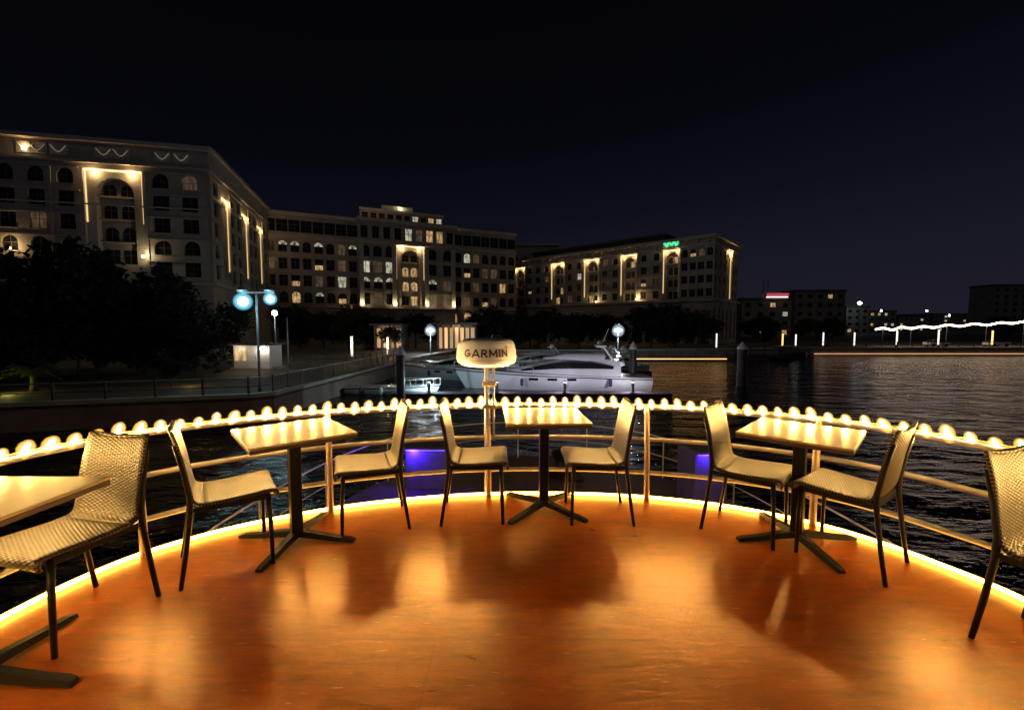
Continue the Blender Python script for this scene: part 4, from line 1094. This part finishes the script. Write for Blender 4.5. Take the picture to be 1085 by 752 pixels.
d = MB(); d.box((-2.2,-.7,.7),(.2,.7,2.2)); d.build('cabin', M['win_frame'], t, bevel=.05)
d = MB(); d.box((-2.35,-.8,2.201),(.35,.8,2.3)); d.build('roof', M['white_paint'], t)

# far quay light edge and far railing
t = thing('quay_light_strip', 'thin warm light line along the far quay edge at the right', 'light strip', (70, 84, QUAY_Z))
d = MB(); d.box((46.5, 81.2, WATER_Z+.55), (57.5, 81.3, WATER_Z+.63)); 
d = MB(); d.box((58.5, 83.80, WATER_Z+.35), (140, 83.86, WATER_Z+.44)); d.build('strip', M.setdefault('qstrip', glow('quay_strip', (1, .58, .30), 1.2)), t, world=True)
fence_run('far_quay_railing', 'dim railing along the far quay edge behind the open water', [(60, 84.5), (150, 84.5)], 1.1, 3.0, (M['rail_dark'], M['rail_pale']), (.55,), 0)
# rippling rope of light over the far quay
pts = []
q = [(928,349),(936,347.5),(946,349.5),(955,346.5),(966,348),(978,345.8),(990,347),(1004,344.2),(1018,345.6),(1032,343),(1046,344.4),(1060,341.8),(1073,342.6),(1086,340.5),(1104,341.5),(1122,338.6),(1140,339.5)]
for k, (a, b) in enumerate(q): p = aty(a, b, 92); pts.append(p)
t = thing('festoon_rope', 'long rippling rope of white light strung above the far quay', 'festoon lights', (pts[0].x, 92, QUAY_Z))
d = MB(); d.tube(spline(pts, .6), .17, 8); d.build('light_rope', M['festoon'], t, True, world=True)
for k in range(1, len(pts), 3):
    d = MB(); d.tube([(pts[k].x, 92.1, QUAY_Z), (pts[k].x, 92.1, pts[k].z)], .05, 6); d.build('post', M['pole_paint'], t, world=True)

# ------------------------------------------------------------------ far city
def block(px0, px1, pyt, Y, dep, label, wins, m=None, name='apartment_block', roof_sign=None, floors=None):
    a = aty(px0, pyt, Y); b = aty(px1, pyt, Y); W = b.x-a.x
    t = thing(name, label, 'building', (a.x, Y, QUAY_Z)); H = a.z - QUAY_Z
    d = MB(); d.box((0,0,0),(W,dep,H)); d.build('wall', m or M['concrete'], t)
    d = MB(); d.box((-.4,-.4,H+.002),(W+.4,dep+.4,H+.9)); d.build('parapet', M['roof'], t)
    nf = floors or max(2, int(H/3.6)); nbx = max(2, int(W/4.2))
    rr = random.Random(int(px0)); dk = MB()
    for f in range(nf):
        for k in range(nbx):
            x = W*(k+.5)/nbx; z = H*(f+.25)/nf
            q = MB(); q.box((x-1.0,-.06,z),(x+1.0,.02,z+1.7))
            lit = rr.random() < wins
            q.build('window', [M['glass'], M['lit_warm'], M['lit_pale']][0 if not lit else rr.choice((1, 2))], t)
    return t
t = block(786, 839, 318, 180, 10, 'pale far building with a red rooftop sign beyond the water', .30)
d = MB(); H = t.location; a = aty(812, 312, 179)
d.box((aty(813,312,179).x, 179, aty(813,313.4,179).z), (aty(836,312,179).x, 179.4, aty(813,310.4,179).z)); so_ = d.build('rooftop_sign', M['red_sign'], t, world=True)
d = MB(); d.box((aty(812,312,179).x, 178.8, aty(812,315.4,179).z), (aty(835,312,179).x, 179, aty(812,314.0,179).z)); d.build('sign_bar', M['white_lantern'], t, world=True)
for px in (809, 814):
    d = MB(); p = aty(px, 297, 182); d.tube([(p.x,182,aty(px,318,182).z),(p.x,182,p.z)], .25, 6); d.build('mast', M['pole_paint'], t, world=True)
block(843, 896, 309, 200, 10, 'dark far block of flats with a few lit windows', .09)
block(897, 921, 326, 260, 20, 'low far building under a bluish rooftop lamp', .14)
block(921, 950, 330, 330, 30, 'far low office building with cool lit windows', .30)
block(953, 985, 336, 380, 30, 'small far building left of the wide low skyline', .22)
block(990, 1050, 333, 400, 40, 'wide low far building behind the rippling light rope', .20)
block(1053, 1110, 303, 230, 12, 'tall dark block at the right edge of the skyline', .02)
for px, py, Y, lb, mt, r in ((911, 321, 250, 'floodlight mast with a brilliant bluish lamp over the far low roofs', M['white_led'], .9),
                          (934, 329, 310, 'floodlight mast with cool lamp left of the light rope', M['white_led'], .6),
                          (982, 329, 330, 'lone floodlight mast above the middle of the light rope', M['white_led'], .55),
                          (1006, 334, 330, 'floodlight mast with round white lamp right of the lone one', M['white_led'], .6),
                          (1041, 336, 300, 'orange-tinted floodlight mast above the right part of the light rope', M['orange_lantern'], .6)):
    q = aty(px, py, Y); t = thing('floodlight_mast', lb, 'floodlight', (q.x, Y, QUAY_Z))
    d = MB(); d.tube([(0,0,0),(0,0,q.z-QUAY_Z-r)], [.3,.15], 6); d.build('mast', M['pole_paint'], t)
    d = MB(); d.lathe([(r*.3,-r),(r,-r*.5),(r,r*.3),(r*.4,r*.8)], (0,0,q.z-QUAY_Z), 10); d.build('lamp_head', mt, t, True)
# parked cars seen as low shapes on the far quay
def car(x, y, lb, c):
    t = thing('parked_car', lb, 'car', (x, y, QUAY_Z), 0, 'cars parked on the far quay')
    d = MB()
    d.loft([[(X, -.85, .35), (X, -.85, h), (X, .85, h), (X, .85, .35)] for X, h in ((-2.1,.7),(-2.0,.95),(-1.0,1.0),(1.0,.98),(2.0,.85),(2.15,.6))]); b = d.build('body', c, t, bevel=.06)
    d = MB(); d.loft([[(X, -.72, .96), (X, -.66, h), (X, .66, h), (X, .72, .96)] for X, h in ((-1.7,1.0),(-1.1,1.45),(.3,1.48),(1.1,1.0))]); d.build('window_band', M['smoked'], t)
    for X in (-1.3, 1.3):
        for Y in (-.8, .8):
            d = MB(); d.tube([(X,Y-.1,.33),(X,Y+.1,.33)], .33, 14); d.build('wheel', M['rubber'], t, True, sharp=40)
    for Y in (-.6, .6):
        d = MB(); d.box((2.08,Y-.15,.6),(2.18,Y+.15,.75)); d.build('headlight', M['white_paint'], t)
    return t
car(88, 90, 'pale car parked under the light rope on the far quay, left one', M['white_paint']); car(101, 90.5, 'white car parked under the light rope right of the first', M['gel'])

# ------------------------------------------------------------------ trees
def crown_mesh(seed, n_cl, leaf, rx, rz, m, per=30, name='crown'):
    r = random.Random(seed); d = MB()
    lobes = [(Vector((r.uniform(-.6,.6)*rx, r.uniform(-.6,.6)*rx, r.uniform(-.45,.6)*rz)), r.uniform(.35,.62)) for _ in range(9)]
    for _ in range(n_cl):
        c, s = r.choice(lobes)
        v = Vector((r.gauss(0,1), r.gauss(0,1), r.gauss(0,1))).normalized() * (r.random()**.4)
        q = c + Vector((v.x*rx*s, v.y*rx*s, v.z*rz*s))
        cs = r.uniform(.5, 1.1)*leaf*2.6
        for _ in range(per):
            p = q + Vector((r.gauss(0,cs*.5), r.gauss(0,cs*.5), r.gauss(0,cs*.42)))
            a = Vector((r.gauss(0,1), r.gauss(0,1), r.gauss(0,.6))).normalized(); b = a.orthogonal().normalized(); l = leaf*r.uniform(.5,1.1)
            d.face([p-a*l, p+b*l*.45, p+a*l, p-b*l*.45])
    return d.mesh(name, m)
def trunk_mesh(seed, h, r0, rx, rz):
    r = random.Random(seed); d = MB()
    d.tube([(0,0,-.2),(r.uniform(-.1,.1),0,h*.5),(r.uniform(-.2,.2),r.uniform(-.2,.2),h)], [r0*1.3,r0*.9,r0*.7], 8)
    for k in range(6):
        a = r.uniform(0, 6.28); e = Vector((math.cos(a)*rx*.6, math.sin(a)*rx*.6, h+rz*r.uniform(.3,.9)))
        d.tube([(0,0,h*.95), (e.x*.4, e.y*.4, h+(e.z-h)*.55), e], [r0*.6,r0*.35,r0*.12], 6)
    return d.mesh('trunk', M['bark'], True)
VAR = []
G1 = 'dark trees massed behind the left promenade'
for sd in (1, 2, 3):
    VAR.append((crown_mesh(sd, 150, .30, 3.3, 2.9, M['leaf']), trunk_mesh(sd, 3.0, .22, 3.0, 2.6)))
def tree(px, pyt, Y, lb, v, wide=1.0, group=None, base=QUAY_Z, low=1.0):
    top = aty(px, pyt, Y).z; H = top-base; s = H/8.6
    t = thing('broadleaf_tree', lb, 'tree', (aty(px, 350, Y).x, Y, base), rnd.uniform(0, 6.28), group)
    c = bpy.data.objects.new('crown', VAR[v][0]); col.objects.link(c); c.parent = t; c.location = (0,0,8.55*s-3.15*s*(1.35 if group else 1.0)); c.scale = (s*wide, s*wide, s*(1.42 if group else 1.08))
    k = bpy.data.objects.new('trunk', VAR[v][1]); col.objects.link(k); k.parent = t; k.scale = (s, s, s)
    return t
G1 = 'dark trees massed behind the left promenade'
tree(104, 252, 44, 'tallest dark tree in front of the huge gold-lit arch', 0, 1.0, G1)
tree(52, 288, 40, 'dark bushy tree left of the tallest one, by the left hotel block', 1, 1.15, G1)
tree(3, 292, 37, 'dark tree cut off by the left edge of the picture', 2, 1.1, G1)
tree(150, 284, 46, 'broad dark tree right of the tallest one, below the yellow uplight', 2, 1.2, G1)
tree(197, 300, 47, 'lower dark tree between the big ones and the twin-headed lamp', 1, 1.1, G1)
tree(236, 318, 56, 'dark tree rising right behind the white kiosk', 0, 1.1, G1)
tree(80, 335, 36, 'low dark tree close to the quay railing, under the tallest one', 1, 1.7, G1)
tree(140, 340, 37, 'low dark rounded tree close to the quay railing', 0, 1.7, G1)
tree(205, 346, 38.5, 'low dark rounded tree just left of the white kiosk', 2, 1.5, G1)
tree(25, 345, 33, 'low dark tree by the quay railing at the far left', 0, 1.6, G1)
G2 = 'dark trees in front of the central hotel block'
for i, (px, py, Y, lb, v) in enumerate(((318, 322, 84, 'dark tree in front of the left end of the central block', 0), (343, 328, 82, 'dark tree in front of the left range of windows', 1), (370, 324, 80, 'dark tree left of the first uplit pilaster', 2),
        (396, 332, 78, 'dark tree between the first two uplit pilasters', 0), (440, 326, 82, 'dark tree below the gold entrance arch', 1), (514, 325, 80, 'dark tree right of the orange-lit arcade', 2), (538, 330, 84, 'dark tree where the central block meets the long wing', 0))):
    tree(px, py, Y, lb, v, 1.55, G2)
G3 = 'dark trees in front of the five-arched wing'
for i, (px, py, Y, lb, v) in enumerate(((562, 330, 88, 'dark tree below the first gold arch of the long wing', 1), (588, 327, 86, 'dark tree below the second gold arch', 2), (614, 331, 85, 'dark tree below and left of the third gold arch', 0), (637, 328, 90, 'dark tree behind the bluish globe lamp', 1),
        (690, 324, 84, 'dark tree left below the green-lit sign', 2), (716, 320, 86, 'dark tree straight below the green-lit sign', 0), (740, 325, 88, 'dark tree at the near corner of the long wing', 1))):
    tree(px, py, Y, lb, v, 1.6, G3)
G4 = 'trees far along the right quay'
for px, py, Y, lb, v in ((800, 334, 120, 'dark tree right of the long hotel wing', 2), (818, 338, 115, 'dark tree before the far building with red sign', 0), (858, 334, 125, 'dark tree before the dark block of flats', 1), (884, 336, 120, 'dark tree at the right side of the dark block of flats', 2), (1066, 334, 130, 'dark tree before the tall block at the right edge', 0)):
    tree(px, py, Y, lb, v, 1.3, G4)
q = aty(412, 346, 62); t = tree(413, 342, 60, 'small tree lit orange from below near the picket railing', 1, 1.1)
lamp('ground_lamp', t, (0, -1.6/1, 1.4), 160, (1, .55, .16), .1)
t = tree(179, 378, 30, 'little bush lit yellow from below behind the quay railing', 0, 1.5); lamp('ground_lamp', t, (0, -1.2, .6), 12, (1, .72, .22), .08)
# palm-like shrub at the left, lit yellow-green
def fronds(seed, n, L, m, up=.9):
    r = random.Random(seed); d = MB()
    for k in range(n):
        a = 2*math.pi*k/n + r.uniform(-.2,.2); e = r.uniform(.25, up); u = Vector((math.cos(a), math.sin(a), 0)); nn_ = Vector((-u.y, u.x, 0)); l = L*r.uniform(.8,1.1)
        pr = None
        for i in range(9):
            s = i/8; p = u*(l*s*math.cos(e*.8)) + Vector((0,0,l*(math.sin(e)*s - .75*s*s*.8)))
            if pr is not None:
                d.face([pr-nn_*.02, p-nn_*.02, p+nn_*.02, pr+nn_*.02])
                for sg in (-1, 1):
                    for h in (0, .5):
                        b = pr.lerp(p, h); tip = b + nn_*sg*(l*.26*math.sin(math.pi*min(1, s+.12))+.04) + u*l*.12 - Vector((0,0,l*.06))
                        d.face([b, b+u*l*.035, tip])
            pr = p
    return d.mesh('crown', m)
p = atz(26, 416, QUAY_Z)
t = thing('palm_shrub', 'spiky palm shrub lit yellow-green at the left edge of the promenade', 'palm', (p.x, 27.5, QUAY_Z))
o = bpy.data.objects.new('crown', fronds(5, 22, 1.9, M['leaf_pale'], 1.2)); col.objects.link(o); o.parent = t; o.location = (0,0,1.1)
d = MB(); d.tube([(0,0,0),(.05,0,.6),(0,0,1.12)], [.2,.16,.12], 8); d.build('trunk', M['bark'], t, True)
lamp('ground_lamp', t, (-.4, -1.1, .5), 34, (1, .9, .2), .08)


# low glazed restaurant in front of the central block, lit orange
def pavilion(px0, px1, pyt, Y, label, n):
    a = aty(px0, pyt, Y); b = aty(px1, pyt, Y); W = b.x - a.x; H = a.z - QUAY_Z
    t = thing('restaurant_pavilion', label, 'restaurant', (a.x, Y, QUAY_Z))
    d = MB(); d.box((0, 1.2, 0), (W, 6, H)); d.build('wall', M['concrete'], t)
    d = MB(); d.box((-.5, -.8, H+.002), (W+.5, 6.5, H+.35)); d.build('roof', M['roof'], t)
    for k in range(n):
        x0, x1 = W*k/n+.18, W*(k+1)/n-.18
        d = MB(); d.box((x0, 1.05, .5), (x1, 1.19, H-.5)); w_ = d.build('window', M.setdefault('lit_orange%d' % (k % 3), glow('lit_orange', (1.0, .50+.06*(k % 3), .20), (.5, .85, .3)[k % 3])), t)
        d = MB(); d.box((W*k/n-.09, .3, 0), (W*k/n+.09, .48, H)); d.build('column', M['win_frame'], t)
    lamp('ceiling_lamp', t, (W/2, -.3, H-.4), 90, (1, .6, .28), .2)
pavilion(463, 503, 344, 72, 'low restaurant pavilion glowing orange, just left above the radar dome', 7)
pavilion(396, 424, 345, 74, 'small restaurant pavilion glowing orange behind the orange-lit tree', 4)
